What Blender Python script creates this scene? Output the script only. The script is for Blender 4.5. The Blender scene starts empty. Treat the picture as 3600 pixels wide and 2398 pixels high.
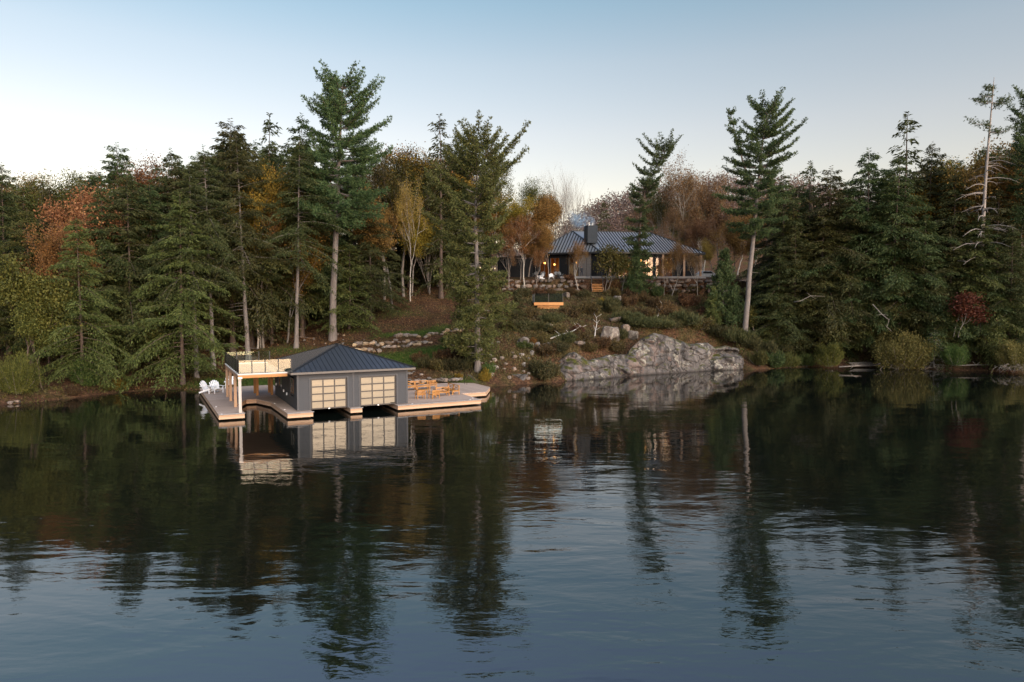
import bpy, bmesh, math, random
import numpy as np
from mathutils import Vector, Matrix, noise as mnoise

# ------------------------------------------------------------------ camera, sky, sun, exposure
SC = bpy.context.scene
COL = SC.collection
R = math.radians
CAM_H, PITCH, FPX = 8.95, R(3.0), 2400.0          # lake drone: 24 mm equivalent, about nine metres up

cam_d = bpy.data.cameras.new('camera'); cam_d.lens = 24.0; cam_d.sensor_width = 36.0
cam_d.clip_start = 0.5; cam_d.clip_end = 6000.0
cam = bpy.data.objects.new('camera', cam_d); COL.objects.link(cam)
cam.location = (0, 0, CAM_H); cam.rotation_euler = (math.pi / 2 - PITCH, 0, 0)
SC.camera = cam

SUN_AZ = math.atan2(0.62, -0.78)                   # compass-like angle from +Y towards +X: behind the camera, to the right
SUN_EL = R(18.0)
world = bpy.data.worlds.new('World'); SC.world = world; world.use_nodes = True
wn = world.node_tree; wn.nodes.clear()
sky = wn.nodes.new('ShaderNodeTexSky'); sky.sky_type = 'NISHITA'; sky.sun_disc = False
sky.sun_elevation = SUN_EL; sky.sun_rotation = SUN_AZ
sky.altitude = 300; sky.air_density = 1.0; sky.dust_density = 1.0; sky.ozone_density = 1.5
bg = wn.nodes.new('ShaderNodeBackground'); bg.inputs[1].default_value = 0.15
wo = wn.nodes.new('ShaderNodeOutputWorld')
# the clear evening sky deepens steadily from the pale horizon to the zenith, the same all round
wtc = wn.nodes.new('ShaderNodeTexCoord'); wsp = wn.nodes.new('ShaderNodeSeparateXYZ'); wn.links.new(wtc.outputs['Generated'], wsp.inputs[0])
wrp = wn.nodes.new('ShaderNodeValToRGB'); wn.links.new(wsp.outputs[2], wrp.inputs[0])
for i, (p, c) in enumerate(((0., (.82, .52, .36)), (.156, (.86, .565, .40)), (.24, (.88, .60, .44)), (.325, (.83, .62, .465)), (.41, (.63, .595, .475)), (.52, (.84, .72, .68)), (1., (.80, .73, .70)))):
    el = wrp.color_ramp.elements[i] if i < 2 else wrp.color_ramp.elements.new(p)
    el.position = p; el.color = (*c, 1)
wmx = wn.nodes.new('ShaderNodeMix'); wmx.data_type = 'RGBA'; wmx.blend_type = 'MULTIPLY'; wmx.inputs[0].default_value = 1.0
wn.links.new(sky.outputs[0], wmx.inputs[6]); wn.links.new(wrp.outputs[0], wmx.inputs[7])
wn.links.new(wmx.outputs[2], bg.inputs[0]); wn.links.new(bg.outputs[0], wo.inputs[0])

sun_d = bpy.data.lights.new('sun', 'SUN'); sun_d.energy = 2.3; sun_d.angle = R(75); sun_d.color = (1.0, 0.945, 0.85)
sun = bpy.data.objects.new('sun', sun_d); COL.objects.link(sun)
sdir = Vector((math.sin(SUN_AZ) * math.cos(SUN_EL), math.cos(SUN_AZ) * math.cos(SUN_EL), math.sin(SUN_EL)))
sun.rotation_euler = sdir.to_track_quat('Z', 'Y').to_euler()
sun.location = sdir * 200

SC.view_settings.view_transform = 'Standard'; SC.view_settings.look = 'None'
SC.view_settings.gamma = 1.0; SC.view_settings.use_curve_mapping = False
SC.view_settings.exposure = 1.4
SC.cycles.max_bounces = 8; SC.cycles.transparent_max_bounces = 12
SC.cycles.diffuse_bounces = 3; SC.cycles.glossy_bounces = 4; SC.cycles.transmission_bounces = 6
SC.cycles.use_denoising = True
SC.cycles.sample_clamp_indirect = 6.0

# ------------------------------------------------------------------ survey helpers (photo measurements -> metres)
def ray(px, py):
    yi = (1199 - py) / FPX
    return np.array([(px - 1800) / FPX, math.cos(PITCH) + yi * math.sin(PITCH), -math.sin(PITCH) + yi * math.cos(PITCH)])
def at(px, py, Y):
    d = ray(px, py); d = d * (Y / d[1]); return np.array([d[0], d[1], d[2] + CAM_H])
def atz(px, py, z):
    d = ray(px, py); d = d * ((z - CAM_H) / d[2]); return np.array([d[0], d[1], d[2] + CAM_H])
KV = 3600.0 / 2354.0
def atv(vx, vy, Y): return at(vx * KV, vy * KV, Y)

# ------------------------------------------------------------------ object helpers
def tag(o, label=None, cat=None, group=None, kind=None):
    if label: o['label'] = label
    if cat: o['category'] = cat
    if group: o['group'] = group
    if kind: o['kind'] = kind
    return o
def empty(name, loc=(0, 0, 0), rz=0.0, parent=None):
    o = bpy.data.objects.new(name, None); COL.objects.link(o)
    o.empty_display_size = 0.3
    o.location = loc; o.rotation_euler = (0, 0, rz); o.parent = parent
    return o
def link(name, me, parent=None, loc=None, rot=None, scale=None):
    o = bpy.data.objects.new(name, me); COL.objects.link(o); o.parent = parent
    if loc is not None: o.location = loc
    if rot is not None: o.rotation_euler = rot
    if scale is not None: o.scale = scale
    return o
def np_mesh(name, V, F, mat=None, smooth=False):
    """V (n,3), F (m,k) with k = 3 or 4"""
    V = np.asarray(V, np.float32); F = np.asarray(F, np.int32)
    me = bpy.data.meshes.new(name)
    k = F.shape[1]; m = F.shape[0]
    me.vertices.add(len(V)); me.vertices.foreach_set('co', V.ravel())
    me.loops.add(m * k); me.loops.foreach_set('vertex_index', F.ravel())
    me.polygons.add(m); me.polygons.foreach_set('loop_start', np.arange(0, m * k, k, dtype=np.int32))
    if smooth: me.polygons.foreach_set('use_smooth', np.ones(m, bool))
    me.update(calc_edges=True); me.validate()
    if mat: me.materials.append(mat)
    return me
class MB:
    """collects boxes, bars, tubes and polygons; build() links them as one mesh object"""
    def __init__(s): s.v = []; s.f = []
    def poly(s, pts):
        n = len(s.v); s.v += [tuple(p) for p in pts]; s.f.append(tuple(range(n, n + len(pts)))); return s
    def box(s, x0, x1, y0, y1, z0, z1):
        n = len(s.v)
        s.v += [(x, y, z) for z in (z0, z1) for y in (y0, y1) for x in (x0, x1)]
        s.f += [tuple(n + i for i in q) for q in ((0, 2, 3, 1), (4, 5, 7, 6), (0, 1, 5, 4), (2, 6, 7, 3), (0, 4, 6, 2), (1, 3, 7, 5))]
        return s
    def bar(s, p, q, w, h, up=(0, 0, 1)):
        p = Vector(p); q = Vector(q); d = (q - p).normalized(); u = Vector(up)
        if abs(d.dot(u)) > .98: u = Vector((1, 0, 0))
        a = d.cross(u).normalized() * (w / 2); b = a.cross(d).normalized() * (h / 2)
        n = len(s.v)
        for e in (p, q): s.v += [tuple(e - a - b), tuple(e + a - b), tuple(e + a + b), tuple(e - a + b)]
        s.f += [tuple(n + i for i in k) for k in ((0, 3, 2, 1), (4, 5, 6, 7), (0, 1, 5, 4), (1, 2, 6, 5), (2, 3, 7, 6), (3, 0, 4, 7))]
        return s
    def tube(s, pts, rad, n=8, cap=True):
        pts = [Vector(p) for p in pts]; base = len(s.v)
        rad = rad if hasattr(rad, '__len__') else [rad] * len(pts)
        for i, p in enumerate(pts):
            d = (pts[min(i + 1, len(pts) - 1)] - pts[max(i - 1, 0)]).normalized()
            u = Vector((0, 0, 1)) if abs(d.z) < .9 else Vector((1, 0, 0))
            a = d.cross(u).normalized(); b = d.cross(a)
            for k in range(n):
                t = 2 * math.pi * k / n
                s.v.append(tuple(p + (a * math.cos(t) + b * math.sin(t)) * rad[i]))
        for i in range(len(pts) - 1):
            for k in range(n):
                k2 = (k + 1) % n
                s.f.append((base + i * n + k, base + i * n + k2, base + (i + 1) * n + k2, base + (i + 1) * n + k))
        if cap:
            s.f.append(tuple(base + k for k in range(n))[::-1]); e = base + (len(pts) - 1) * n
            s.f.append(tuple(e + k for k in range(n)))
        return s
    def prism(s, poly, z0, z1):
        """extrude an xy polygon (counter-clockwise)"""
        n = len(s.v); m = len(poly)
        s.v += [(x, y, z0) for x, y in poly] + [(x, y, z1) for x, y in poly]
        s.f.append(tuple(n + i for i in range(m))[::-1]); s.f.append(tuple(n + m + i for i in range(m)))
        for i in range(m):
            j = (i + 1) % m; s.f.append((n + i, n + j, n + m + j, n + m + i))
        return s
    def mesh(s, name, mat, bevel=0, smooth=False):
        me = bpy.data.meshes.new(name); me.from_pydata(s.v, [], s.f)
        bm = bmesh.new(); bm.from_mesh(me)
        bmesh.ops.recalc_face_normals(bm, faces=bm.faces)
        if bevel: bmesh.ops.bevel(bm, geom=list(bm.edges), offset=bevel, segments=1, affect='EDGES')
        bm.to_mesh(me); bm.free()
        if smooth:
            for p in me.polygons: p.use_smooth = True
        me.materials.append(mat); return me
    def build(s, name, mat, parent=None, bevel=0, smooth=False, **k):
        return link(name, s.mesh(name, mat, bevel, smooth), parent, **k)

# ------------------------------------------------------------------ materials
class NT:
    def __init__(s, name):
        s.m = bpy.data.materials.new(name); s.m.use_nodes = True; s.t = s.m.node_tree; s.t.nodes.clear()
        s.out = s.n('ShaderNodeOutputMaterial')
    def n(s, ty, **k):
        o = s.t.nodes.new(ty)
        for a, b in k.items(): setattr(o, a, b)
        return o
    def l(s, a, b): s.t.links.new(a, b)
    def val(s, sock, v):
        if hasattr(v, 'is_linked') or hasattr(v, 'links'): s.l(v, sock)
        else: sock.default_value = v
    def math(s, op, a, b=None, clamp=False):
        o = s.n('ShaderNodeMath', operation=op); o.use_clamp = clamp; s.val(o.inputs[0], a)
        if b is not None: s.val(o.inputs[1], b)
        return o.outputs[0]
    def mix(s, f, a, b, blend='MIX'):
        o = s.n('ShaderNodeMix', data_type='RGBA', blend_type=blend)
        s.val(o.inputs[0], f)
        for sock, c in ((o.inputs[6], a), (o.inputs[7], b)):
            s.val(sock, (*c, 1) if isinstance(c, tuple) and len(c) == 3 else c)
        return o.outputs[2]
    def coord(s, kind='Object', scale=(1, 1, 1), rot=(0, 0, 0)):
        tc = s.n('ShaderNodeTexCoord'); mp = s.n('ShaderNodeMapping')
        mp.inputs['Scale'].default_value = scale; mp.inputs['Rotation'].default_value = rot
        s.l(tc.outputs[kind], mp.inputs[0]); return mp.outputs[0]
    def pos(s, scale=(1, 1, 1), rot=(0, 0, 0)):
        g = s.n('ShaderNodeNewGeometry'); mp = s.n('ShaderNodeMapping')
        mp.inputs['Scale'].default_value = scale; mp.inputs['Rotation'].default_value = rot
        s.l(g.outputs['Position'], mp.inputs[0]); return mp.outputs[0]
    def noise(s, vec, scale, detail=4, rough=.55, dist=0):
        o = s.n('ShaderNodeTexNoise'); s.l(vec, o.inputs['Vector'])
        o.inputs['Scale'].default_value = scale; o.inputs['Detail'].default_value = detail
        o.inputs['Roughness'].default_value = rough; o.inputs['Distortion'].default_value = dist
        return o.outputs['Fac']
    def voro(s, vec, scale, feature='F1', out='Distance'):
        o = s.n('ShaderNodeTexVoronoi', feature=feature); s.l(vec, o.inputs['Vector']); o.inputs['Scale'].default_value = scale
        return o.outputs[out]
    def ramp(s, f, stops):
        o = s.n('ShaderNodeValToRGB'); e = o.color_ramp.elements
        while len(e) < len(stops): e.new(.5)
        for i, (p, c) in enumerate(stops):
            e[i].position = p; e[i].color = (*c, 1) if len(c) == 3 else c
        s.l(f, o.inputs[0]); return o.outputs[0]
    def bump(s, h, strength=.4, dist=.02, normal=None):
        o = s.n('ShaderNodeBump'); o.inputs['Strength'].default_value = strength; o.inputs['Distance'].default_value = dist
        s.l(h, o.inputs['Height'])
        if normal: s.l(normal, o.inputs['Normal'])
        return o.outputs[0]
    def pbr(s, col, rough=.7, metal=0., spec=.5, normal=None, **k):
        o = s.n('ShaderNodeBsdfPrincipled')
        s.val(o.inputs['Base Color'], (*col, 1) if isinstance(col, tuple) and len(col) == 3 else col)
        s.val(o.inputs['Roughness'], rough); s.val(o.inputs['Metallic'], metal); s.val(o.inputs['Specular IOR Level'], spec)
        if normal: s.l(normal, o.inputs['Normal'])
        for a, b in k.items(): s.val(o.inputs[a.replace('_', ' ')], b)
        return o.outputs[0]
    def done(s, sh): s.l(sh, s.out.inputs[0]); return s.m

def simple(name, col, rough=.6, metal=0., spec=.5, var=.25, nscale=3., bump=.15):
    t = NT(name); v = t.coord('Object')
    n = t.noise(v, nscale, 5)
    c = t.mix(n, tuple(x * (1 - var) for x in col), tuple(min(1, x * (1 + var)) for x in col))
    nb = t.bump(t.noise(v, nscale * 9, 3), bump, .01)
    return t.done(t.pbr(c, rough, metal, spec, nb))

def leafmat(name, cols, transl=.3, hue=.06, clump=.9, spec=.25):
    """foliage: colour differs from leaf to leaf and from clump to clump"""
    t = NT(name)
    g = t.n('ShaderNodeNewGeometry'); oi = t.n('ShaderNodeObjectInfo')
    tc = t.n('ShaderNodeTexCoord')
    n1 = t.noise(tc.outputs['Object'], clump, 2)
    f = t.math('ADD', t.math('MULTIPLY', g.outputs['Random Per Island'], .55), t.math('MULTIPLY', n1, .9))
    f = t.math('ADD', f, -.22, clamp=True)
    k = len(cols) - 1
    c = t.ramp(f, [(i / k, cols[i]) for i in range(k + 1)])
    hs = t.n('ShaderNodeHueSaturation'); t.l(c, hs.inputs['Color'])
    t.l(t.math('ADD', t.math('MULTIPLY', oi.outputs['Random'], hue), .5 - hue / 2), hs.inputs['Hue'])
    t.l(t.math('ADD', t.math('MULTIPLY', oi.outputs['Random'], .5), .75), hs.inputs['Value'])
    a = t.pbr(hs.outputs[0], .65, 0, spec)
    b = t.n('ShaderNodeBsdfTranslucent'); t.l(hs.outputs[0], b.inputs[0])
    m = t.n('ShaderNodeMixShader'); m.inputs[0].default_value = transl
    t.l(a, m.inputs[1]); t.l(b.outputs[0], m.inputs[2])
    return t.done(m.outputs[0])

def barkmat(name, c1, c2, scale=6.0, birch=False):
    t = NT(name); v = t.coord('Object', (1, 1, .22 if not birch else 2.4))
    n = t.noise(v, scale, 6, .65)
    lich = t.noise(t.coord('Object'), 1.6, 4)
    c = t.ramp(n, [(.3, c1), (.62, c2)])
    c = t.mix(t.math('MULTIPLY', lich, .5), c, tuple(min(1, x * 1.35) for x in c2))
    return t.done(t.pbr(c, .9, 0, .2, t.bump(n, .8, .06)))

M = {}
G = (.02, .04, .015)
M['hemlock'] = leafmat('hemlock_needles', [(.017, .024, .010), (.040, .052, .017), (.072, .082, .026), (.112, .114, .042)], hue=.10)
M['hemlock_olive'] = leafmat('olive_hemlock_needles', [(.026, .032, .010), (.058, .066, .018), (.098, .104, .027), (.140, .140, .045)])
M['pine'] = leafmat('white_pine_needles', [(.020, .036, .016), (.046, .078, .030), (.088, .128, .046), (.140, .175, .075)], transl=.22)
M['pine_light'] = leafmat('young_white_pine_needles', [(.032, .052, .018), (.075, .105, .032), (.140, .170, .052), (.205, .225, .085)], transl=.22)
M['maple_red'] = leafmat('red_orange_maple_leaves', [(.09, .042, .020), (.23, .105, .045), (.35, .18, .075), (.42, .25, .09)])
M['maple_crimson'] = leafmat('crimson_maple_leaves', [(.02, .006, .005), (.06, .014, .010), (.10, .024, .014), (.11, .04, .015)])
M['maple_gold'] = leafmat('gold_maple_leaves', [(.040, .034, .008), (.125, .085, .014), (.24, .150, .022), (.34, .21, .04)])
M['oak_orange'] = leafmat('orange_oak_leaves', [(.06, .038, .014), (.155, .092, .028), (.27, .155, .040), (.36, .23, .065)])
M['oak_olive'] = leafmat('olive_oak_leaves', [(.012, .018, .005), (.038, .044, .010), (.085, .078, .014), (.17, .12, .02)])
M['oak_rust'] = leafmat('rust_oak_leaves', [(.05, .030, .018), (.115, .066, .034), (.185, .102, .046), (.24, .15, .06)])
M['yellow_green'] = leafmat('yellow_green_leaves', [(.024, .030, .008), (.060, .066, .014), (.110, .108, .022), (.165, .145, .035)])
M['fresh_green'] = leafmat('fresh_green_leaves', [(.018, .034, .010), (.042, .070, .017), (.080, .112, .026), (.14, .15, .035)])
M['juniper'] = leafmat('juniper_needles', [(.024, .028, .012), (.052, .056, .022), (.085, .082, .032), (.115, .098, .046)])
M['heath'] = leafmat('brown_heath_leaves', [(0.023, 0.018, 0.010), (0.062, 0.042, 0.018), (0.101, 0.072, 0.029), (0.130, 0.111, 0.039)])
M['heath_red'] = leafmat('red_brown_heath_leaves', [(.030, .016, .010), (.070, .036, .020), (.11, .055, .028), (.12, .08, .035)])
M['shore_bush'] = leafmat('shore_bush_leaves', [(.045, .042, .014), (.10, .088, .026), (.155, .130, .042), (.20, .145, .06)])
M['far_leaves'] = leafmat('far_hazed_autumn_leaves', [(.060, .050, .058), (.110, .075, .075), (.150, .098, .082), (.19, .125, .080)], clump=.05)  # distance haze is painted in as purple-grey leaf tones
M['bark_pine'] = barkmat('grey_pine_bark', (.065, .054, .048), (.185, .162, .150))
M['bark_dark'] = barkmat('dark_hemlock_bark', (.03, .022, .018), (.105, .078, .064))
M['bark_grey'] = barkmat('grey_maple_bark', (.06, .052, .045), (.21, .185, .165))
M['bark_pale'] = barkmat('pale_birch_bark', (.12, .10, .085), (.40, .37, .33), 3.0, True)
M['bark_snag'] = barkmat('bleached_snag_wood', (.13, .11, .10), (.30, .27, .25))
M['bark_rust'] = barkmat('red_brown_bark', (.055, .033, .025), (.155, .098, .075))
M['dead_white'] = barkmat('bleached_twigs', (.25, .23, .22), (.50, .47, .45))

# ================================================================== THE SETTING: terrain, lake, rock
BA = atz(1047, 1445, .5); BTH = R(27.6)                     # boathouse corner and heading
BU = np.array([math.cos(BTH), math.sin(BTH)]); BV = np.array([-math.sin(BTH), math.cos(BTH)])
def bl(u, v): return BA[:2] + u * BU + v * BV               # boathouse plan -> world

shore_px = [(0, 1428), (150, 1414), (300, 1393), (450, 1378), (600, 1366)]
SH = [(-150., 62.), (-95., 55.), (-62., 57.)] + [tuple(atz(x, y, 0)[:2]) for x, y in shore_px]
SH += [tuple(bl(u, v)) for u, v in ((-6.3, 20.5), (-2, 20.3), (2, 18), (6, 15.5), (10, 13.8), (14, 13.2), (18, 13.4), (21.2, 12.5))]
SH += [tuple(atz(x, y, 0)[:2]) for x, y in ((1880, 1345), (2000, 1341), (2120, 1328), (2231, 1317), (2422, 1305), (2610, 1295), (2750, 1292), (3000, 1288), (3250, 1298), (3450, 1304), (3600, 1310))]
SH += [(90., 92.), (120., 95.), (170., 100.)]
SHX = np.array([p[0] for p in SH]); SHY = np.array([p[1] for p in SH])
def yshore(x): return np.interp(x, SHX, SHY)

ctl = []
for x, y in SH:
    ctl += [(x, y, 0.), (x, y - 5, -1.6), (x, y - 16, -3.)]
    if x < -33: ctl += [(x, y + 3, .8), (x, y + 11, 1.7), (x, y + 26, 4.2), (x, y + 50, 9.), (x, y + 95, 16.)]
    elif x > 36: ctl += [(x, y + 3, 1.6), (x, y + 10, 4.), (x, y + 24, 8.5), (x, y + 50, 14.), (x, y + 95, 19.)]
for px, py, Y in ((1439, 1057, 104), (1520, 1000, 118), (1350, 1150, 93), (1450, 1195, 86.5), (1450, 1290, 79), (1600, 1290, 78),
                  (1600, 1200, 85), (1650, 1332, 75), (1678, 1312, 77), (1800, 1200, 84), (1800, 1300, 78.5), (1850, 1150, 90),
                  (1920, 1097, 100), (2050, 1060, 106), (2050, 1130, 95), (2200, 1100, 103), (2300, 1060, 108), (2400, 1130, 100),
                  (2300, 1162, 93.5), (2450, 1197, 93.5), (2500, 1090, 106), (2620, 1190, 99), (2700, 1100, 112), (1100, 1200, 88),
                  (1000, 1228, 84), (900, 1180, 92), (1200, 1130, 97), (1250, 1010, 115), (700, 1300, 79), (850, 1240, 83),
                  (1300, 1240, 83), (1750, 1060, 104), (1900, 1030, 110), (2080, 1030, 111), (2300, 1035, 111), (2480, 1040, 112), (2010, 1240, 83.5), (2140, 1235, 86), (2560, 1222, 94)):
    ctl.append(tuple(at(px, py, Y)))
for x in (-30, 0, 30, 60): ctl += [(x, 150, 14.5), (x, 190, 16.), (x, 260, 15.)]
for x in (-150, -90, 100, 170): ctl += [(x, 190, 18.), (x, 260, 20.)]
CT = np.array(ctl, float)
def _phi(r): return r
_n = len(CT); _d = np.hypot(CT[:, None, 0] - CT[None, :, 0], CT[:, None, 1] - CT[None, :, 1])
_A = np.zeros((_n + 3, _n + 3)); _A[:_n, :_n] = _phi(_d) - 2.5 * np.eye(_n)
_A[:_n, _n] = 1; _A[:_n, _n + 1:] = CT[:, :2]; _A[_n, :_n] = 1; _A[_n + 1:, :_n] = CT[:, :2].T
_w = np.linalg.solve(_A, np.concatenate([CT[:, 2], [0, 0, 0]]))
def sstep(a, b, x):
    t = np.clip((x - a) / (b - a), 0, 1); return t * t * (3 - 2 * t)
TERR_Y = 113.0
def zt(x, y):
    """ground height"""
    x = np.atleast_1d(np.asarray(x, float)); y = np.atleast_1d(np.asarray(y, float))
    z = np.empty(len(x))
    for i in range(0, len(x), 20000):
        xs, ys = x[i:i + 20000], y[i:i + 20000]
        r = np.hypot(xs[:, None] - CT[None, :, 0], ys[:, None] - CT[None, :, 1])
        z[i:i + 20000] = r @ _w[:_n] + _w[_n] + xs * _w[_n + 1] + ys * _w[_n + 2]
    # the levelled terrace of the house behind its boulder wall
    m = sstep(-7, -3, x) * (1 - sstep(38, 44, x)) * sstep(TERR_Y, TERR_Y + .9, y) * (1 - sstep(136, 146, y))
    terr = 13.3 + .6 * sstep(TERR_Y + 1, TERR_Y + 7, y)
    z = z * (1 - m) + terr * m
    bump = .16 * np.sin(x * .71 + 1.3 * np.sin(y * .33)) * np.sin(y * .63 + x * .21) + .07 * np.sin(x * 2.1 + y * 1.3) * np.sin(y * 1.9 - x * .7)
    z = z + bump * (1 - m) * sstep(0, 2.5, y - yshore(x))
    # bare rock shelf behind the cliff face: no soil on it
    cl = sstep(5.5, 8.5, x) * (1 - sstep(30.5, 33.0, x)) * (1 - sstep(2.5, 6.5, y - yshore(x)))
    z = z - 3.4 * cl
    # far hills
    far = np.interp(x / np.maximum(y, 60), [-.6, -.3, .04, .09, .13, .17, .22, .30, .42, .6], [26, 25, 26, 43, 50, 55, 59, 61, 60, 45])
    far = 15 + (far - 15) * sstep(190, 340, y)
    k = sstep(160, 240, y)
    return z * (1 - k) + far * k
def zg(x, y): return float(zt([x], [y])[0])

def axis(segs):
    out = []
    for a, b, st in segs: out += list(np.arange(a, b, st))
    return np.array(out)
gx = axis([(-900, -160, 25), (-160, -75, 3), (-75, 85, .8), (85, 180, 3), (180, 901, 25)])
gy = axis([(40, 52, 2), (52, 116, .65), (116, 150, 1.4), (150, 280, 6), (280, 1400, 25)])
XX, YY = np.meshgrid(gx, gy)
ZZ = zt(XX.ravel(), YY.ravel()).reshape(XX.shape)
nx, ny = len(gx), len(gy)
idx = np.arange(nx * ny).reshape(ny, nx)
Fq = np.stack([idx[:-1, :-1], idx[:-1, 1:], idx[1:, 1:], idx[1:, :-1]], -1).reshape(-1, 4)

def grassmask(x, y):
    """where the place is planted with lawn"""
    p = np.stack([x, y], -1)
    m = np.zeros(len(x))
    for px, py, Y, sx, sy, a in ((1420, 1255, 80.5, 5.5, 2.3, 1.), (1330, 1270, 81, 4, 2, .8), (1520, 1235, 82.5, 4, 1.6, .95), (1450, 1175, 89, 5.5, 1.4, .9), (1560, 1165, 90, 4, 2., .55), (1250, 1160, 92, 5, 3, .35),
                                 (1010, 1230, 84, 5, 3, .45), (800, 1330, 74, 6, 1.8, .9), (900, 1335, 73, 4, 1.6, .9), (1400, 1110, 98, 5, 3, .4), (1950, 1180, 88, 5, 3, .3), (1700, 1240, 81, 4, 3, .4), (1620, 1320, 75.5, 3, 1, .7)):
        c = at(px, py, Y)
        m = np.maximum(m, a * np.exp(-((x - c[0]) / sx) ** 2 - ((y - c[1]) / sy) ** 2))
    return m

t = NT('leaf_littered_ground')
pv = t.pos()
at_ = t.n('ShaderNodeAttribute'); at_.attribute_name = 'grass'
n1 = t.noise(pv, .35, 5); n2 = t.noise(pv, 3.2, 6, .7); n3 = t.noise(pv, 14., 3)
litter = t.ramp(n2, [(.25, (.018, .010, .006)), (.45, (.050, .026, .015)), (.6, (.10, .052, .028)), (.74, (.19, .115, .06))])
moss = t.ramp(n2, [(.3, (.018, .022, .006)), (.55, (.05, .058, .013)), (.75, (.10, .105, .028))])
lawn = t.ramp(n3, [(.3, (.016, .034, .006)), (.55, (.045, .078, .012)), (.75, (.085, .115, .022))])
c = t.mix(t.math('MULTIPLY', t.math('SUBTRACT', n1, .47, clamp=True), 2.6, clamp=True), litter, moss)
gf = t.math('MULTIPLY', t.math('ADD', at_.outputs['Fac'], t.math('SUBTRACT', n2, .72)), 2.2, clamp=True)
c = t.mix(gf, c, lawn)
spk = t.math('GREATER_THAN', t.noise(pv, 7.5, 2, .4), .69)
c = t.mix(t.math('MULTIPLY', spk, .75), c, (.30, .20, .12))
M['ground'] = t.done(t.pbr(c, .95, 0, .15, t.bump(n2, .9, .25)))

tm = np_mesh('terrain', np.stack([XX.ravel(), YY.ravel(), ZZ.ravel()], -1), Fq, M['ground'], True)
ga = tm.attributes.new('grass', 'FLOAT', 'POINT'); ga.data.foreach_set('value', grassmask(XX.ravel(), YY.ravel()).astype(np.float32))
tag(link('terrain', tm), kind='structure')

# ---- the lake
t = NT('lake_water')
pv = t.pos((1, 1, 1))
w1 = t.noise(t.pos((.16, .42, .3), (0, 0, R(8))), 1.0, 3, .5, .6)      # slow swell
w2 = t.noise(t.pos((.8, 2.0, 1), (0, 0, R(-6))), 1.0, 3, .5, .5)       # ripples
w3 = t.noise(t.pos((2.6, 5.6, 3), (0, 0, R(14))), 1.0, 2, .5)          # fine ripples
calm = t.ramp(t.noise(t.pos((.02, .05, .1)), 1., 3), [(.36, (.25, .25, .25)), (.62, (1, 1, 1))])
sy_ = t.n('ShaderNodeSeparateXYZ'); t.l(pv, sy_.inputs[0])
lee = t.math('MULTIPLY', t.math('SUBTRACT', 78., sy_.outputs[1]), 1 / 50., clamp=True)   # sheltered water near the bank
lee = t.math('ADD', t.math('MULTIPLY', lee, .78), .22)
h = t.math('ADD', t.math('MULTIPLY', w1, .075), t.math('ADD', t.math('MULTIPLY', w2, .0135), t.math('MULTIPLY', w3, .0032)))
h = t.math('MULTIPLY', h, t.math('MULTIPLY', calm, lee))
nb = t.bump(h, 1.0, 1.0)
M['water'] = t.done(t.pbr((.004, .006, .005), .015, 0, .5, nb, IOR=2.2))
wm = MB(); wm.poly([(-1500, -1100, 0), (1500, -1100, 0), (1500, 140, 0), (-1500, 140, 0)])
tag(wm.build('lake_water', M['water']), kind='structure')

# ---- the wooded ridge on the opposite shore, behind the viewer: far across the lake
ox = np.arange(-1800, 1801, 20.); oy = np.arange(-1150, -600, 20.)
OX, OY = np.meshgrid(ox, oy)
env = np.clip((-610 - OY) / 150, 0, 1)
OZ = env * (34 + 9 * np.sin(OX * .006 + 1.) + 5 * np.sin(OX * .021) + 2.5 * np.sin(OX * .083 + OY * .05)) - 2
oi = np.arange(OX.size).reshape(OX.shape)
OF = np.stack([oi[:-1, :-1], oi[:-1, 1:], oi[1:, 1:], oi[1:, :-1]], -1).reshape(-1, 4)
M['opposite'] = simple('opposite_shore_woods', (.035, .042, .022), .95, 0, .1, .6, .05, .5)
tag(link('opposite_hill', np_mesh('opposite_hill', np.stack([OX.ravel(), OY.ravel(), OZ.ravel()], -1), OF, M['opposite'], True)), kind='structure')

# ---- bedrock outcrop at the water
def fbm(p, octv=4, sc=1.0):
    return mnoise.fractal(Vector(p) * sc, 1.0, 2.0, octv, noise_basis='PERLIN_ORIGINAL')
t = NT('lichened_granite')
pv = t.pos((1, 1, 1)); n1 = t.noise(pv, .38, 6, .62, .8); n2 = t.noise(pv, 2.6, 7, .68); n3 = t.noise(t.pos((1, 1, .35)), 1.1, 5, .6, .3); n4 = t.noise(pv, 9, 4, .7)
base = t.ramp(n3, [(.28, (.026, .023, .022)), (.46, (.088, .080, .078)), (.66, (.165, .150, .145))])
pink = t.math('GREATER_THAN', t.noise(pv, .33, 3), .60)
base = t.mix(t.math('MULTIPLY', pink, .4), base, (.17, .11, .09))
lich = t.math('MULTIPLY', t.math('SUBTRACT', t.math('ADD', t.math('MULTIPLY', n1, .65), t.math('MULTIPLY', n2, .45)), .588), 9., clamp=True)
lc = t.ramp(n4, [(.3, (.21, .20, .165)), (.65, (.42, .40, .34))])
c = t.mix(lich, base, lc)
sep = t.n('ShaderNodeSeparateXYZ'); gn = t.n('ShaderNodeNewGeometry'); t.l(gn.outputs['Normal'], sep.inputs[0])
up = t.math('MULTIPLY', t.math('SUBTRACT', sep.outputs[2], .45), 3.5, clamp=True)
mm = t.math('MULTIPLY', up, t.math('MULTIPLY', t.math('SUBTRACT', t.noise(pv, .8, 4), .46), 9., clamp=True))
c = t.mix(mm, c, t.ramp(n4, [(.3, (.022, .026, .005)), (.7, (.085, .085, .014))]))
sp = t.n('ShaderNodeSeparateXYZ'); t.l(gn.outputs['Position'], sp.inputs[0])
wet = t.math('SUBTRACT', 1., t.math('MULTIPLY', sp.outputs[2], 2.6, clamp=True))
c = t.mix(t.math('MULTIPLY', wet, .8), c, (.02, .017, .015))
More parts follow.
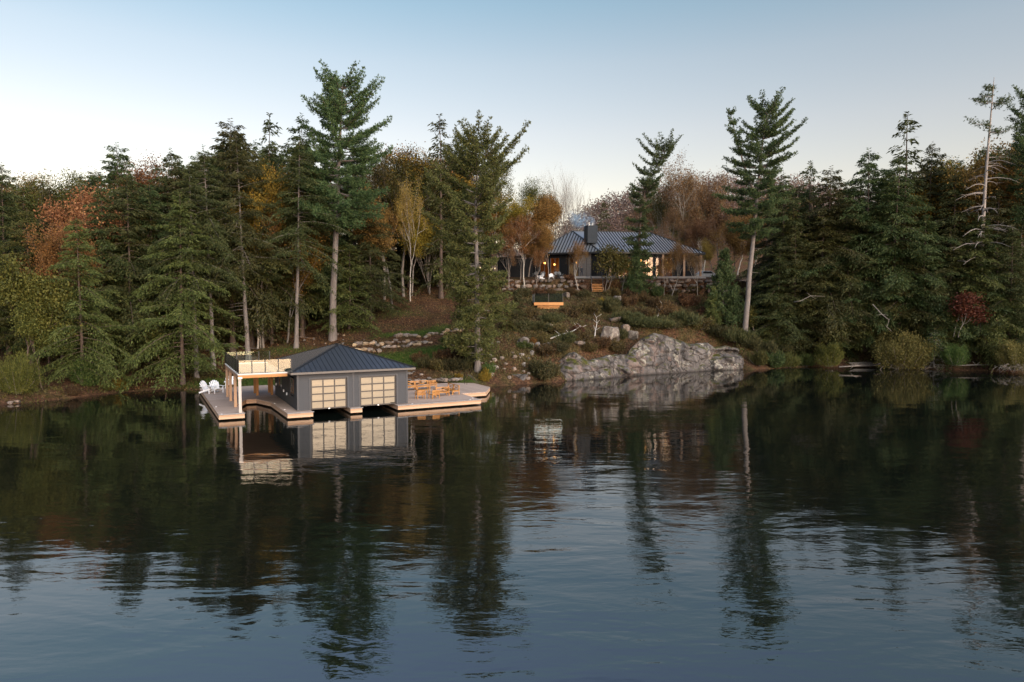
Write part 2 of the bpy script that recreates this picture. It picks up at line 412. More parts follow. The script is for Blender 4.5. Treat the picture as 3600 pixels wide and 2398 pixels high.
wv = t.n('ShaderNodeVectorMath', operation='ADD'); t.l(t.pos((.36, .36, .62)), wv.inputs[0])
wz = t.n('ShaderNodeTexNoise'); t.l(t.pos(), wz.inputs['Vector']); wz.inputs['Scale'].default_value = .9; wz.inputs['Detail'].default_value = 4
ws = t.n('ShaderNodeVectorMath', operation='SCALE'); t.l(wz.outputs['Color'], ws.inputs[0]); ws.inputs['Scale'].default_value = .55; t.l(ws.outputs[0], wv.inputs[1])
crack = t.voro(wv.outputs[0], 1.0, 'DISTANCE_TO_EDGE')
streak = t.math('MULTIPLY', t.math('SUBTRACT', t.noise(t.pos((1.1, 1.1, .10)), 1.0, 4, .6), .53), 7., clamp=True)
c = t.mix(t.math('MULTIPLY', streak, .75), c, (.035, .030, .030))
c = t.mix(t.math('SUBTRACT', 1., t.math('MULTIPLY', crack, 26., clamp=True)), c, (.02, .017, .015))
M['rock'] = t.done(t.pbr(c, .88, 0, .25, t.bump(t.math('MULTIPLY', crack, 4., clamp=True), .6, .25, t.bump(n2, .8, .2))))

base_px = [(1880, 1345), (1955, 1337), (2074, 1332), (2231, 1317), (2422, 1305), (2560, 1297), (2640, 1294)]
crest_px = [(1880, 1325), (1930, 1290), (1993, 1242), (2019, 1232), (2065, 1262), (2100, 1255), (2137, 1244), (2200, 1240), (2225, 1215), (2252, 1187), (2295, 1166), (2346, 1176), (2422, 1204), (2486, 1200), (2507, 1217), (2550, 1210), (2600, 1221), (2618, 1272), (2640, 1292)]
NS, NTT = 300, 62
Vr = []
for i in range(NS):
    px = 1880 + (2640 - 1880) * i / (NS - 1)
    by = np.interp(px, [p[0] for p in base_px], [p[1] for p in base_px]); cy = np.interp(px, [p[0] for p in crest_px], [p[1] for p in crest_px])
    b = atz(px, by, 0); Yc = b[1] + 1.0; cz = at(px, cy, Yc)[2] - .35
    for j in range(NTT):
        s = j / (NTT - 1)
        if s < .78:
            k = s / .78; z = -1.0 + (cz + 1.0) * k; y = b[1] - 1.6 + 2.2 * k ** 2.2
        else:
            k = (s - .78) / .22; y = b[1] + .6 + 5.5 * k; z = cz + .35 * math.sin(k * 3) - 2.2 * k * k
        x = b[0] * y / b[1]
        p = Vector((x, y, z))
        d = mnoise.voronoi(p * .45 + Vector((0, 0, 3)))[0]
        d2 = mnoise.voronoi(Vector((p.x * .33, p.y * .33, p.z * .75 + p.x * .12)))[0]
        disp = .7 * fbm(p, 3, .22) + .5 * (d[1] - d[0]) + 1.25 * min(.5, d2[1] - d2[0]) - .6 + .2 * fbm(p, 4, 1.1)
        # the hollow with its arch near the right-hand end
        c0 = at(2570, 1258, b[1]); dx = (x - c0[0]) / 3.4; arch = c0[2] + .75 * (1 - dx * dx)
        hollow = -1.6 * math.exp(-((z - arch) / .33) ** 2) if abs(dx) < 1 else 0
        bulge = .5 if abs(dx) < .8 and z < arch - .5 else 0
        fade = min(1, (s + .02) * 3)
        y -= (disp + hollow * (1 - dx * dx if abs(dx) < 1 else 0) + bulge) * fade * (1 if s < .78 else .5)
        z += .12 * fbm(p, 3, .9) * (1 if s > .6 else 0)
        Vr.append((x + .25 * fbm(p + Vector((9, 2, 5)), 3, .5), y, z))
ri = np.arange(NS * NTT).reshape(NS, NTT)
Fr = np.stack([ri[:-1, :-1], ri[1:, :-1], ri[1:, 1:], ri[:-1, 1:]], -1).reshape(-1, 4)
tag(link('bedrock_outcrop', np_mesh('bedrock_outcrop', Vr, Fr, M['rock'], True)), 'long lichened granite cliff dropping straight into the lake below the house', 'rock')

# ---- stones: a handful of shapes shared by every boulder
def stone_mesh(seed, sub=2, flat=.7, mat=None, rough=.35):
    bm = bmesh.new(); bmesh.ops.create_icosphere(bm, subdivisions=sub, radius=1)
    rnd = random.Random(seed); off = Vector((rnd.uniform(-50, 50), rnd.uniform(-50, 50), rnd.uniform(-50, 50)))
    planes = [(Vector((rnd.gauss(0, 1), rnd.gauss(0, 1), rnd.gauss(0, .8))).normalized(), rnd.uniform(.52, .85)) for _ in range(10)]
    for v in bm.verts:
        p = v.co.copy(); q = (abs(p.x) ** 5 + abs(p.y) ** 5 + abs(p.z) ** 5) ** .2; p = p / q * .86
        for n, dd in planes:
            e = p.dot(n) - dd
            if e > 0: p -= n * e * .9
        p *= 1 + rough * .45 * mnoise.noise(p * 1.6 + off)
        v.co = Vector((p.x, p.y, p.z * flat))
    me = bpy.data.meshes.new('stone'); bm.to_mesh(me); bm.free()
    me.materials.append(mat); return me
def stonemat(name, c1, c2, lichen=.5):
    t = NT(name); oi = t.n('ShaderNodeObjectInfo'); v = t.coord('Object')
    n = t.noise(v, 1.7, 6, .65); n2 = t.noise(v, 4.5, 5, .7)
    c = t.ramp(n, [(.3, c1), (.65, c2)])
    c = t.mix(t.math('MULTIPLY', oi.outputs['Random'], .75), c, (.17, .115, .085))
    lf = t.math('MULTIPLY', t.math('SUBTRACT', n2, .52), 9., clamp=True)
    c = t.mix(t.math('MULTIPLY', lf, lichen), c, (.52, .50, .42))
    hs = t.n('ShaderNodeHueSaturation'); t.l(c, hs.inputs['Color']); t.l(t.math('ADD', t.math('MULTIPLY', t.math('FRACT', t.math('MULTIPLY', oi.outputs['Random'], 7.3)), .9), .55), hs.inputs['Value'])
    return t.done(t.pbr(hs.outputs[0], .9, 0, .25, t.bump(n2, .7, .08)))
M['stone'] = stonemat('field_stone', (.07, .063, .06), (.22, .20, .185), .4)
M['stone_dark'] = stonemat('quarried_boulder', (.035, .033, .034), (.125, .11, .105), .25)
M['stone_warm'] = stonemat('buff_stone', (.22, .16, .09), (.42, .32, .20), .3)
ST = [stone_mesh(s, 2, .72, M['stone']) for s in range(6)]
STD = [stone_mesh(s + 20, 2, .75, M['stone_dark'], .3) for s in range(6)]
STB = [stone_mesh(s + 40, 4, .75, M['stone']) for s in range(3)]
def place_stone(name, me, parent, x, y, z, sx, sy, sz, rz, mat=None):
    o = link(name, me, parent, (x, y, z), (random.uniform(-.2, .2), random.uniform(-.2, .2), rz), (sx, sy, sz))
    if mat:
        o.material_slots[0].link = 'OBJECT'; o.material_slots[0].material = mat
    return o
random.seed(5)
# the boulder retaining wall below the terrace
bw = empty('boulder_wall', (0, 0, 0)); tag(bw, 'dry-laid wall of large boulders holding up the house terrace', 'retaining wall')
for cz, dy, s0 in ((11.4, 0., 1.15), (12.15, .35, 1.0), (12.9, .6, .85)):
    x = -2.5 + random.random()
    while x < 35:
        w = random.choice([random.uniform(.55, .9), random.uniform(.9, 1.9)]) * s0
        if abs(x + w / 2 - 14.1) > 1.2 + w / 2 and random.random() > .1:
            place_stone('boulder', random.choice(STD), bw, x + w / 2, TERR_Y + dy - .15 + random.uniform(-.2, .2), cz + random.uniform(-.16, .14),
                        w * .58, .6, random.uniform(.38, .62) * s0, random.uniform(-.3, .3), M['stone'] if random.random() < .25 else None)
        x += w * random.uniform(.95, 1.1)
# two rows of stones edging the lawn behind the boathouse
se = empty('stone_border', (0, 0, 0)); tag(se, 'broken border of pale field stones edging the lawn behind the boathouse', 'stone border')
for row in ([(1245, 1203), (1290, 1198), (1340, 1200), (1400, 1196), (1460, 1199), (1500, 1198)], [(1225, 1222), (1280, 1216), (1340, 1213), (1400, 1208), (1450, 1205), (1520, 1199)], [(1390, 1184), (1440, 1181), (1500, 1183), (1560, 1178), (1600, 1172), (1640, 1168)]):
    for k in range(len(row) - 1):
        for q in range(4):
            f = (q + random.uniform(.1, .7)) / 4
            px = row[k][0] + (row[k + 1][0] - row[k][0]) * f; py = row[k][1] + (row[k + 1][1] - row[k][1]) * f + random.uniform(-3, 3)
            Y = 85.5 + (1200 - py) * .12; p = at(px, py, Y)
            s = random.uniform(.22, .46)
            place_stone('stone', random.choice(ST), se, p[0], p[1], zg(p[0], p[1]) + s * .28, s * random.uniform(1, 1.6), s, s * random.uniform(.7, 1.1), random.uniform(0, 6),
                        M['stone_warm'] if random.random() < .25 else None)
# stones edging the swimming dock
sd = empty('stone_edging', (0, 0, 0)); tag(sd, 'row of rounded stones edging the bank behind the lounge dock', 'stone border')
for k in range(26):
    u = 9.2 + k * .42 + random.uniform(-.1, .1); p = bl(u, 13.0 + .25 * math.sin(k)); s = random.uniform(.2, .36)
    place_stone('stone', random.choice(ST), sd, p[0], p[1], .72 + random.uniform(0, .2), s * 1.25, s, s, random.uniform(0, 6))
# stone steps at the bank beside the boathouse
ss = empty('stone_steps', (0, 0, 0)); tag(ss, 'rough flat stone steps in the bank right behind the boathouse', 'steps')
for k in range(16):
    u = 9.8 + (k % 4) * .95 + random.uniform(-.2, .2); r_ = k // 4; p = bl(u, 14.1 + r_ * .9)
    place_stone('stone', random.choice(ST), ss, p[0], p[1], zg(p[0], p[1]) + .15, .62, .45, .28, random.uniform(-.3, .3) + BTH)

# ================================================================== THE BOATHOUSE AND ITS DOCKS
def woodmat(name, cols, plank=.14, axis='X', scale=1., rough=.75, joints=True):
    """boards: tone differs from board to board, fine grain runs along them"""
    t = NT(name); tc = t.n('ShaderNodeTexCoord'); sp = t.n('ShaderNodeSeparateXYZ'); t.l(tc.outputs['Object'], sp.inputs[0])
    a = sp.outputs[{'X': 0, 'Y': 1, 'Z': 2}[axis]]
    q = t.math('DIVIDE', a, plank); fl = t.math('FLOOR', q); fr = t.math('FRACT', q)
    wn_ = t.n('ShaderNodeTexWhiteNoise', noise_dimensions='1D'); t.l(fl, wn_.inputs['W'])
    sc = {'X': (9, .8, 9), 'Y': (.8, 9, 9), 'Z': (.8, .8, 9)}[axis]
    n = t.noise(t.coord('Object', sc), 3.0, 5, .6); n2 = t.noise(t.coord('Object'), .6, 3)
    f = t.math('ADD', t.math('MULTIPLY', wn_.outputs['Value'], .45), t.math('ADD', t.math('MULTIPLY', n, .35), t.math('MULTIPLY', n2, .25)))
    c = t.ramp(f, [(.2, cols[0]), (.5, cols[1]), (.85, cols[2])])
    if joints:
        j = t.math('LESS_THAN', fr, .05)
        c = t.mix(t.math('MULTIPLY', j, .75), c, tuple(x * .25 for x in cols[0]))
    return t.done(t.pbr(c, rough, 0, .3, t.bump(n, .25, .01)))
M['deck'] = woodmat('cedar_deck_boards', [(.31, .24, .20), (.41, .32, .27), (.50, .40, .345)], .14, 'Y')
M['deck_x'] = woodmat('cedar_deck_boards_across', [(.31, .24, .20), (.41, .32, .27), (.50, .40, .345)], .14, 'X')
M['fascia'] = woodmat('fresh_cedar_fascia', [(.38, .235, .15), (.48, .32, .215), (.56, .40, .285)], .30, 'Z')
M['timber'] = woodmat('cedar_timber', [(.30, .17, .10), (.40, .25, .16), (.47, .32, .21)], 3., 'Z', joints=False)
M['timber_orange'] = woodmat('oiled_cedar', [(.36, .165, .06), (.47, .23, .085), (.55, .29, .12)], 3., 'X', joints=False)
M['teak'] = woodmat('oiled_teak', [(.30, .13, .035), (.42, .20, .06), (.52, .27, .09)], 2., 'X', joints=False, rough=.6)
M['timber_grey'] = woodmat('weathered_post', [(.34, .29, .26), (.44, .39, .36), (.52, .48, .45)], 3., 'Z', joints=False)
M['siding'] = simple('charcoal_siding', (.038, .041, .049), .62, 0, .35, .12, 2., .1)
M['siding_dark'] = simple('black_siding', (.009, .010, .012), .75, 0, .15, .15, 2., .1)
M['trim'] = simple('charcoal_trim', (.055, .058, .066), .55, 0, .4, .1)
M['eave'] = simple('brown_grey_fascia', (.13, .115, .105), .6, 0, .4, .1)
M['black_metal'] = simple('black_metal', (.014, .015, .018), .42, 0, .5, .15, 2., .05)
M['steel'] = simple('brushed_steel', (.5, .5, .5), .35, .9, .5, .1)
M['grey_edge'] = simple('grey_dock_edging', (.23, .235, .25), .6, 0, .4, .15)
M['white_cap'] = simple('white_edge_trim', (.78, .77, .75), .5, 0, .4, .05)
M['white_plastic'] = simple('white_plastic_lumber', (.78, .79, .82), .45, 0, .4, .04)
t = NT('standing_seam_metal'); n = t.noise(t.coord('Object'), .9, 4); n2 = t.noise(t.coord('Object', (1, 1, 1)), 6, 3)
c = t.mix(n, (.042, .050, .064), (.066, .076, .094))
M['roof'] = t.done(t.pbr(c, t.math('ADD', t.math('MULTIPLY', n2, .12), .28), .45, .6, t.bump(n, .12, .05)))
t = NT('sky_sheen_seam_metal'); n = t.noise(t.coord('Object'), .5, 4)
M['roof_sky_sheen'] = t.done(t.pbr(t.mix(n, (.25, .27, .29), (.36, .375, .39)), .38, .5, .6))  # the sky's reflection is put into this light base colour
M['seam'] = simple('roof_seam_metal', (.020, .024, .030), .35, .2, .5, .1)
# mirror-coated glazing
t = NT('mirror_tinted_pane'); n = t.noise(t.coord('Object', (1, 1, 1.6)), .55, 2)
M['pane'] = t.done(t.pbr((.100, .104, .096), .02, .92, .5, t.bump(n, .35, .02)))
t = NT('rail_glass'); n = t.noise(t.coord('Object'), .5, 2)
gl = t.n('ShaderNodeBsdfGlossy'); gl.inputs['Roughness'].default_value = .01; gl.inputs['Color'].default_value = (.46, .45, .42, 1)
tr = t.n('ShaderNodeBsdfTransparent'); tr.inputs['Color'].default_value = (.84, .92, .88, 1)
fz = t.n('ShaderNodeFresnel'); fz.inputs['IOR'].default_value = 1.5
mx = t.n('ShaderNodeMixShader'); t.l(t.math('ADD', t.math('MULTIPLY', fz.outputs[0], .9), .075, clamp=True), mx.inputs[0]); t.l(tr.outputs[0], mx.inputs[1]); t.l(gl.outputs[0], mx.inputs[2])
M['rail_glass'] = t.done(mx.outputs[0])
t = NT('lookout_glass'); gl = t.n('ShaderNodeBsdfGlossy'); gl.inputs['Roughness'].default_value = .02; gl.inputs['Color'].default_value = (.30, .33, .34, 1)
tr = t.n('ShaderNodeBsdfTransparent'); tr.inputs['Color'].default_value = (.8, .9, .88, 1); mx = t.n('ShaderNodeMixShader'); mx.inputs[0].default_value = .38; t.l(tr.outputs[0], mx.inputs[1]); t.l(gl.outputs[0], mx.inputs[2])
M['lookout_glass'] = t.done(mx.outputs[0])
t = NT('window_glass'); gl = t.n('ShaderNodeBsdfGlossy'); gl.inputs['Roughness'].default_value = .01; gl.inputs['Color'].default_value = (.42, .40, .38, 1)
tr = t.n('ShaderNodeBsdfTransparent'); tr.inputs['Color'].default_value = (.8, .82, .8, 1)
fz = t.n('ShaderNodeFresnel'); mx = t.n('ShaderNodeMixShader'); t.l(t.math('ADD', t.math('MULTIPLY', fz.outputs[0], .9), .06, clamp=True), mx.inputs[0]); t.l(tr.outputs[0], mx.inputs[1]); t.l(gl.outputs[0], mx.inputs[2])
M['glass'] = t.done(mx.outputs[0])
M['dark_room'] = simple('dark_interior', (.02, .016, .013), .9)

BO = (BA[0], BA[1], 0.)
def bthing(name, label, cat, group=None):
    e = empty(name, BO, BTH); tag(e, label, cat, group); return e

# ---- docks (planks finer than the photograph resolves: board pattern in the material)
DZ = .5
def dock_section(parent, poly, mat, fascia=True):
    """deck slab with board fascia below and thin grey edging"""
    MB().prism(poly, DZ - .06, DZ).build('deck_boards', mat, parent, .008)
    if fascia:
        n = len(poly); cx = sum(p[0] for p in poly) / n; cy = sum(p[1] for p in poly) / n
        mb = MB(); inner = [(x + (cx - x) * .004, y + (cy - y) * .004) for x, y in poly]
        mb.prism(inner, .12, DZ - .064); mb.build('fascia', M['fascia'], parent)
dock = bthing('boathouse_dock', 'U-shaped cedar dock with two fingers around the boathouse slips', 'dock')
dock_section(dock, [(-5.78, .8), (-3.9, .8), (-3.9, 6.2), (-2.85, 9.05), (-2.0, 9.05), (-1.15, 6.2), (-.95, -1.0), (1.02, -1.0), (1.02, 19.9), (-6.1, 19.9)], M['deck'])
dock_section(dock, [(4.08, -.62), (5.06, -.62), (5.06, 12), (4.08, 12)], M['deck'])
lounge = bthing('lounge_dock', 'broad cedar dock right of the boathouse carrying wooden furniture', 'dock')
dock_section(lounge, [(8.02, -.86), (15.86, -.66), (15.86, 3.9), (16.0, 3.95), (16.0, 12.9), (8.02, 12.9)], M['deck'])
dock_section(lounge, [(16.004, 3.95), (18.6, 4.0), (20.6, 7.3), (20.6, 11.4), (18.0, 12.9), (16.004, 12.9)], M['deck_x'])
# grey edging on the exposed front edges, one strip per side
def edging(parent, p, q):
    p = np.array(p); q = np.array(q)
    MB().bar((p[0], p[1], DZ + .012), (q[0], q[1], DZ + .012), .10, .05).build('edging_strip', M['grey_edge'], parent)
for p, q in (((-5.8, .77), (-3.85, .77)), ((-.98, -1.03), (1.06, -1.03)), ((4.05, -.65), (5.1, -.65))): edging(dock, p, q)
edging(lounge, (7.98, -.89), (15.9, -.69))
def deck_light(parent, u, v):
    MB().box(u - .06, u + .06, v - .06, v + .06, DZ + .001, DZ + .035).build('deck_light', M['white_plastic'], parent, .008)
for u, v in ((-5.55, 1.0), (-5.62, 5.4), (-.82, 1.2), (-1.0, 5.2)): deck_light(dock, u, v)
for u, v in ((9.4, -.55), (14.9, -.4), (15.5, .4)): deck_light(lounge, u, v)

# ---- the building
bh = bthing('boathouse', 'charcoal two-slip boathouse with hipped metal roof standing on the dock', 'boathouse')
W, D, WT = 9.15, 11.4, 3.5
def siding_wall(name, fixed, lo, hi, z0, z1, holes, mat, along='x', out=-1, step=.15):
    """lapped boards along a wall, cut round the openings"""
    mb = MB(); z = z0
    while z < z1 - 1e-4:
        zt_ = min(z + step, z1); segs = [(lo, hi)]
        for a, b, c, d in holes:
            if c < zt_ - 1e-4 and d > z + 1e-4:
                ns = []
                for s, e in segs:
                    if b <= s or a >= e: ns.append((s, e))
                    else:
                        if a > s: ns.append((s, a))
                        if b < e: ns.append((b, e))
                segs = ns
        for s, e in segs:
            n = len(mb.v)
            o0, o1 = fixed + out * .040, fixed + out * .004
            if along == 'x': pts = [(s, o0, z), (e, o0, z), (e, o1, zt_), (s, o1, zt_), (s, fixed - out * .1, z), (e, fixed - out * .1, z), (e, fixed - out * .1, zt_), (s, fixed - out * .1, zt_)]
            else: pts = [(o0, s, z), (o0, e, z), (o1, e, zt_), (o1, s, zt_), (fixed - out * .1, s, z), (fixed - out * .1, e, z), (fixed - out * .1, e, zt_), (fixed - out * .1, s, zt_)]
            mb.v += pts
            mb.f += [tuple(n + i for i in q) for q in ((0, 1, 2, 3), (5, 4, 7, 6), (4, 5, 1, 0), (3, 2, 6, 7), (0, 3, 7, 4), (1, 5, 6, 2))]
        z = zt_
    return mb.build(name, mat, bh)
doors = [(1.02, 3.97), (5.03, 8.17)]
siding_wall('front_wall', 0., 0., W, DZ + .02, WT, [(a, b, .3, 3.0) for a, b in doors], M['siding'])
siding_wall('side_wall', 0., 0.105, D, DZ + .02, WT, [(1.45, 3.15, 1.55, 2.95), (7.4, 9.5, 1.5, 2.85)], M['siding'], 'y')
siding_wall('side_wall', W, 0.105, D, DZ + .02, WT, [], M['siding'], 'y', 1)
siding_wall('back_wall', D, 0.105, W - .105, DZ + .02, WT, [], M['siding'], 'x', 1)
for x0, x1 in ((-.048, .10), (W - .10, W + .048)):
    MB().box(x0, x1, -.048, .10, DZ + .015, WT).build('corner_board', M['trim'], bh)
MB().box(4.42, 4.56, -.046, 0., DZ + .02, WT - .02).build('pilaster', M['trim'], bh)
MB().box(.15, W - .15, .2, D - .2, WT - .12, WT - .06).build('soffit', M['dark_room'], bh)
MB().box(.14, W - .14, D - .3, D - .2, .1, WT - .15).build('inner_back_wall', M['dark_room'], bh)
for a, b in doors:
    MB().box(a - .12, a, -.052, .06, .5, 3.12).box(b, b + .12, -.052, .06, .5, 3.12).box(a + .001, b - .001, -.052, .06, 3.0, 3.12).build('door_casing', M['trim'], bh)
    g = empty('garage_door', (a, .075, 0), 0, bh)
    ww = b - a; z0, z1 = .52, 2.985
    st = .10; nc, nr = 3, 4
    pw = (ww - st * (nc + 1) - .06) / nc; ph = (z1 - z0 - st * (nr + 1)) / nr
    for i in range(nc + 1):
        xx = .03 + i * (pw + st)
        MB().box(xx, xx + st, -.03, .03, z0, z1).build('stile', M['black_metal'], g)
    for j in range(nr + 1):
        zz = z0 + j * (ph + st)
        for i in range(nc):
            xx = .03 + st + i * (pw + st)
            MB().box(xx, xx + pw, -.028, .028, zz, zz + st).build('rail', M['black_metal'], g)
    for j in range(nr):
        for i in range(nc):
            xx = .03 + st + i * (pw + st); zz = z0 + st + j * (ph + st)
            o = MB().box(-pw / 2, pw / 2, -.006, .006, -ph / 2, ph / 2).build('pane', M['pane'], g)
            o.location = (xx + pw / 2, 0, zz + ph / 2)
            o.rotation_euler = (R((random.random() - .5) * .5), 0, R((random.random() - .5) * .5))
    MB().box(ww / 2 - .07, ww / 2 + .07, -.05, -.03, z0 - .02, z0 + .06).build('handle', M['white_plastic'], g)
# left-wall windows
for y0, y1, zz0, zz1 in ((1.45, 3.15, 1.55, 2.95), (7.4, 9.5, 1.5, 2.85)):
    w = MB().box(-.045, .05, y0, y1, zz0, zz0 + .07).box(-.045, .05, y0, y1, zz1 - .07, zz1).box(-.045, .05, y0, y0 + .07, zz0 + .07, zz1 - .07).box(-.045, .05, y1 - .07, y1, zz0 + .07, zz1 - .07).box(-.04, .05, (y0 + y1) / 2 - .035, (y0 + y1) / 2 + .035, zz0 + .07, zz1 - .07).build('window', M['black_metal'], bh)
    for a, b in ((y0 + .07, (y0 + y1) / 2 - .035), ((y0 + y1) / 2 + .035, y1 - .07)):
        MB().box(0., .012, a, b, zz0 + .07, zz1 - .07).build('pane', M['pane'], w)
for v, z in ((4.6, 1.35), (6.2, 1.45), (10.4, 1.6)):
    MB().box(-.13, -.03, v - .07, v + .07, z - .12, z + .12).build('wall_light', M['white_plastic'], bh, .02)

# ---- hipped standing-seam roof
E0, E1, F0, F1 = -.57, 9.75, -.47, D + .5
EZ, AZ = 3.62, 5.45; RV0, RV1 = 5.2, 6.2; RU = (E0 + E1) / 2
rc = dict(fl=(E0, F0, EZ), fr=(E1, F0, EZ), br=(E1, F1, EZ), bl=(E0, F1, EZ), r0=(RU, RV0, AZ), r1=(RU, RV1, AZ))
mb = MB()
for q in (('fl', 'fr', 'r0'), ('fr', 'br', 'r1', 'r0'), ('br', 'bl', 'r1'), ('bl', 'fl', 'r0', 'r1')): mb.poly([rc[k] for k in q])
roof = mb.build('roof', M['roof'], bh)
def seams(face, along0, along1, apexes, n, roofobj, mat, h=.045, w=.035):
    """ribs up a sloping roof face from its eave, ending on the hips"""
    a = Vector(along0); b = Vector(along1); P = [Vector(p) for p in apexes]
    e = (b - a).normalized(); L = (b - a).length
    nrm = e.cross(P[0] - a).normalized()
    if nrm.z < 0: nrm = -nrm
    up = nrm.cross(e).normalized()
    if up.z < 0: up = -up
    # height of the face above the eave as a function of position along it
    pts = [(0., 0.)] + sorted([((p - a).dot(e), (p - a).dot(up)) for p in P]) + [(L, 0.)]
    for k in range(1, n):
        s = L * k / n
        hh = np.interp(s, [p[0] for p in pts], [p[1] for p in pts])
        if hh < .15: continue
        p0 = a + e * s + nrm * (h / 2 - .008) - up * .02; p1 = p0 + up * (hh - .03)
        MB().bar(p0, p1, w, h, nrm).build('seam', mat, roofobj)
seams(0, rc['fl'], rc['fr'], [rc['r0']], 25, roof, M['seam'])
seams(0, rc['bl'], rc['fl'], [rc['r1'], rc['r0']], 29, roof, M['seam'])
seams(0, rc['fr'], rc['br'], [rc['r0'], rc['r1']], 29, roof, M['seam'])
hip = MB()
for k, r in (('fl', 'r0'), ('fr', 'r0'), ('br', 'r1'), ('bl', 'r1')): hip.bar(Vector(rc[k]) + Vector((0, 0, .03)), Vector(rc[r]) + Vector((0, 0, .03)), .16, .05)
hip.bar((RU, RV0 - .1, AZ + .035), (RU, RV1 + .1, AZ + .035), .18, .06)
hip.build('hip_cap', M['seam'], roof)
MB().box(E0, E1, F0 - .01, F0 + .05, EZ - .17, EZ - .004).box(E0, E1, F1 - .05, F1 + .01, EZ - .17, EZ - .004).box(E0 - .01, E0 + .05, F0 + .051, F1 - .051, EZ - .17, EZ - .004).box(E1 - .05, E1 + .01, F0 + .051, F1 - .051, EZ - .17, EZ - .004).build('eave_board', M['eave'], bh)
MB().box(E0 + .055, E1 - .055, F0 + .055, F1 - .055, EZ - .15, EZ - .11).build('eave_soffit', M['eave'], bh)

# ---- the raised sun deck on posts, with glass rail
UD = 3.55; U0, U1, V0, V1 = -4.32, -.60, .9, 11.9
MB().box(U0, U1, V0, V1, UD - .10, UD - .02).build('sun_deck', M['deck'], bh)
MB().box(U0 - .03, U1, V0 - .03, V0 + .09, UD - .019, UD + .03).box(U0 - .03, U0 + .09, V0 + .091, V1 + .03, UD - .019, UD + .03).box(U0 + .091, U1, V1 - .09, V1 + .03, UD - .019, UD + .03).build('deck_edge_trim', M['white_cap'], bh)
MB().box(U0 + .02, U1, V0 + .01, V0 + .13, UD - .32, UD - .102).build('beam', M['timber_orange'], bh, .01)
MB().box(U0 + .01, U0 + .13, V0 + .132, V1, UD - .32, UD - .102).build('beam', M['timber'], bh, .01)
MB().box(U0 + .132, U1, V1 - .13, V1 - .01, UD - .32, UD - .102).build('beam', M['timber'], bh, .01)
for v in np.arange(V0 + .9, V1 - .4, .8):
    MB().box(U0 + .14, U1 - .02, v - .025, v + .025, UD - .29, UD - .104).build('joist', M['timber'], bh)
for k, v in enumerate((1.05, 4.6, 8.6, 11.75)):
    MB().box(U0 + .02, U0 + .24, v - .11, v + .11, DZ, UD - .322).build('post', M['timber_grey'] if k == 0 else M['timber'], bh, .012)
for u, v in ((-1.6, 11.5), (-1.6, 13.3), (-.3, 11.55), (-.3, 13.2)):
    MB().box(u - .11, u + .11, v - .11, v + .11, DZ, UD - .11 if v < 12 else UD - .2).build('post', M['timber_orange'], bh, .012)
MB().box(U0 + .0, U0 + .30, .86, .899, UD - .36, UD - .2).build('post_bracket', M['steel'], bh)
railing = empty('glass_railing', (0, 0, 0), 0, bh)
RT = UD + 1.08
def rail_run(p, q, n):
    p = np.array(p); q = np.array(q)
    for i in range(n + 1):
        a = p + (q - p) * i / n
        MB().box(a[0] - .038, a[0] + .038, a[1] - .038, a[1] + .038, UD + .031, RT - .01).build('rail_post', M['black_metal'], railing)
    for i in range(n):
        a = p + (q - p) * (i + .03) / n; b = p + (q - p) * (i + .97) / n
        MB().bar((a[0], a[1], (UD + .08 + RT) / 2), (b[0], b[1], (UD + .08 + RT) / 2), .012, RT - UD - .08).build('glass_pane', M['rail_glass'], railing)
rail_run((U0 + .05, V0 + .05), (U1 + .3, V0 + .05), 4)
rail_run((U0 + .05, V0 + .05), (U0 + .05, V1 - .05), 9)
rail_run((U0 + .05, V1 - .05), (U1 + .2, V1 - .05), 4)
# handrail ladder at the swimming dock
lad = bthing('dock_ladder', 'small black metal handrail ladder at the far end of the lounge dock', 'ladder')
for v in (10.3, 10.9):
    MB().tube([(19.3, v, DZ), (19.3, v, DZ + .95), (19.7, v, DZ + 1.0), (20.1, v, DZ + .7), (20.7, v, DZ + .05), (20.75, v, -.4)], .022, 8).build('hand_rail', M['black_metal'], lad, smooth=True)
for z in (.3, 0.05, -.2): MB().tube([(20.73, 10.3, z), (20.73, 10.9, z)], .018, 6).build('rung', M['black_metal'], lad)

# ================================================================== FURNITURE
def adirondack(name, label, loc, rz, group, mat):
    """low slatted garden armchair with a fanned back"""
    o = empty(name, loc, rz); tag(o, label, 'chair', group)
    for i in range(5):
        x = -.25 + i * .125
        MB().bar((x, -.30, .36), (x, .22, .24), .11, .022).build('seat_slat', mat, o)
    for i in range(6):
        x = -.27 + i * .108; hh = .98 - .03 * (abs(i - 2.5) ** 2) * .9
        MB().bar((x, .20, .22), (x * 1.22, .52, hh), .095, .022, (0, 1, 0)).build('back_slat', mat, o)
    MB().bar((-.36, .40, .66), (.36, .40, .66), .03, .09).bar((-.30, .24, .27), (.30, .24, .27), .03, .09).build('back_rail', mat, o)
    for s in (-1, 1):
        MB().box(s * .34 - .015, s * .34 + .015, -.34, -.26, 0, .53).build('leg', mat, o)
        MB().bar((s * .30, -.34, .36), (s * .30, .62, .04), .03, .12).build('leg', mat, o)
        MB().bar((s * .38, -.42, .545), (s * .38, .46, .545), .13, .025).build('arm', mat, o)
    return o
def onDock(u, v): p = bl(u, v); return (p[0], p[1], DZ + .002)
g1 = 'white chairs on the boathouse dock'
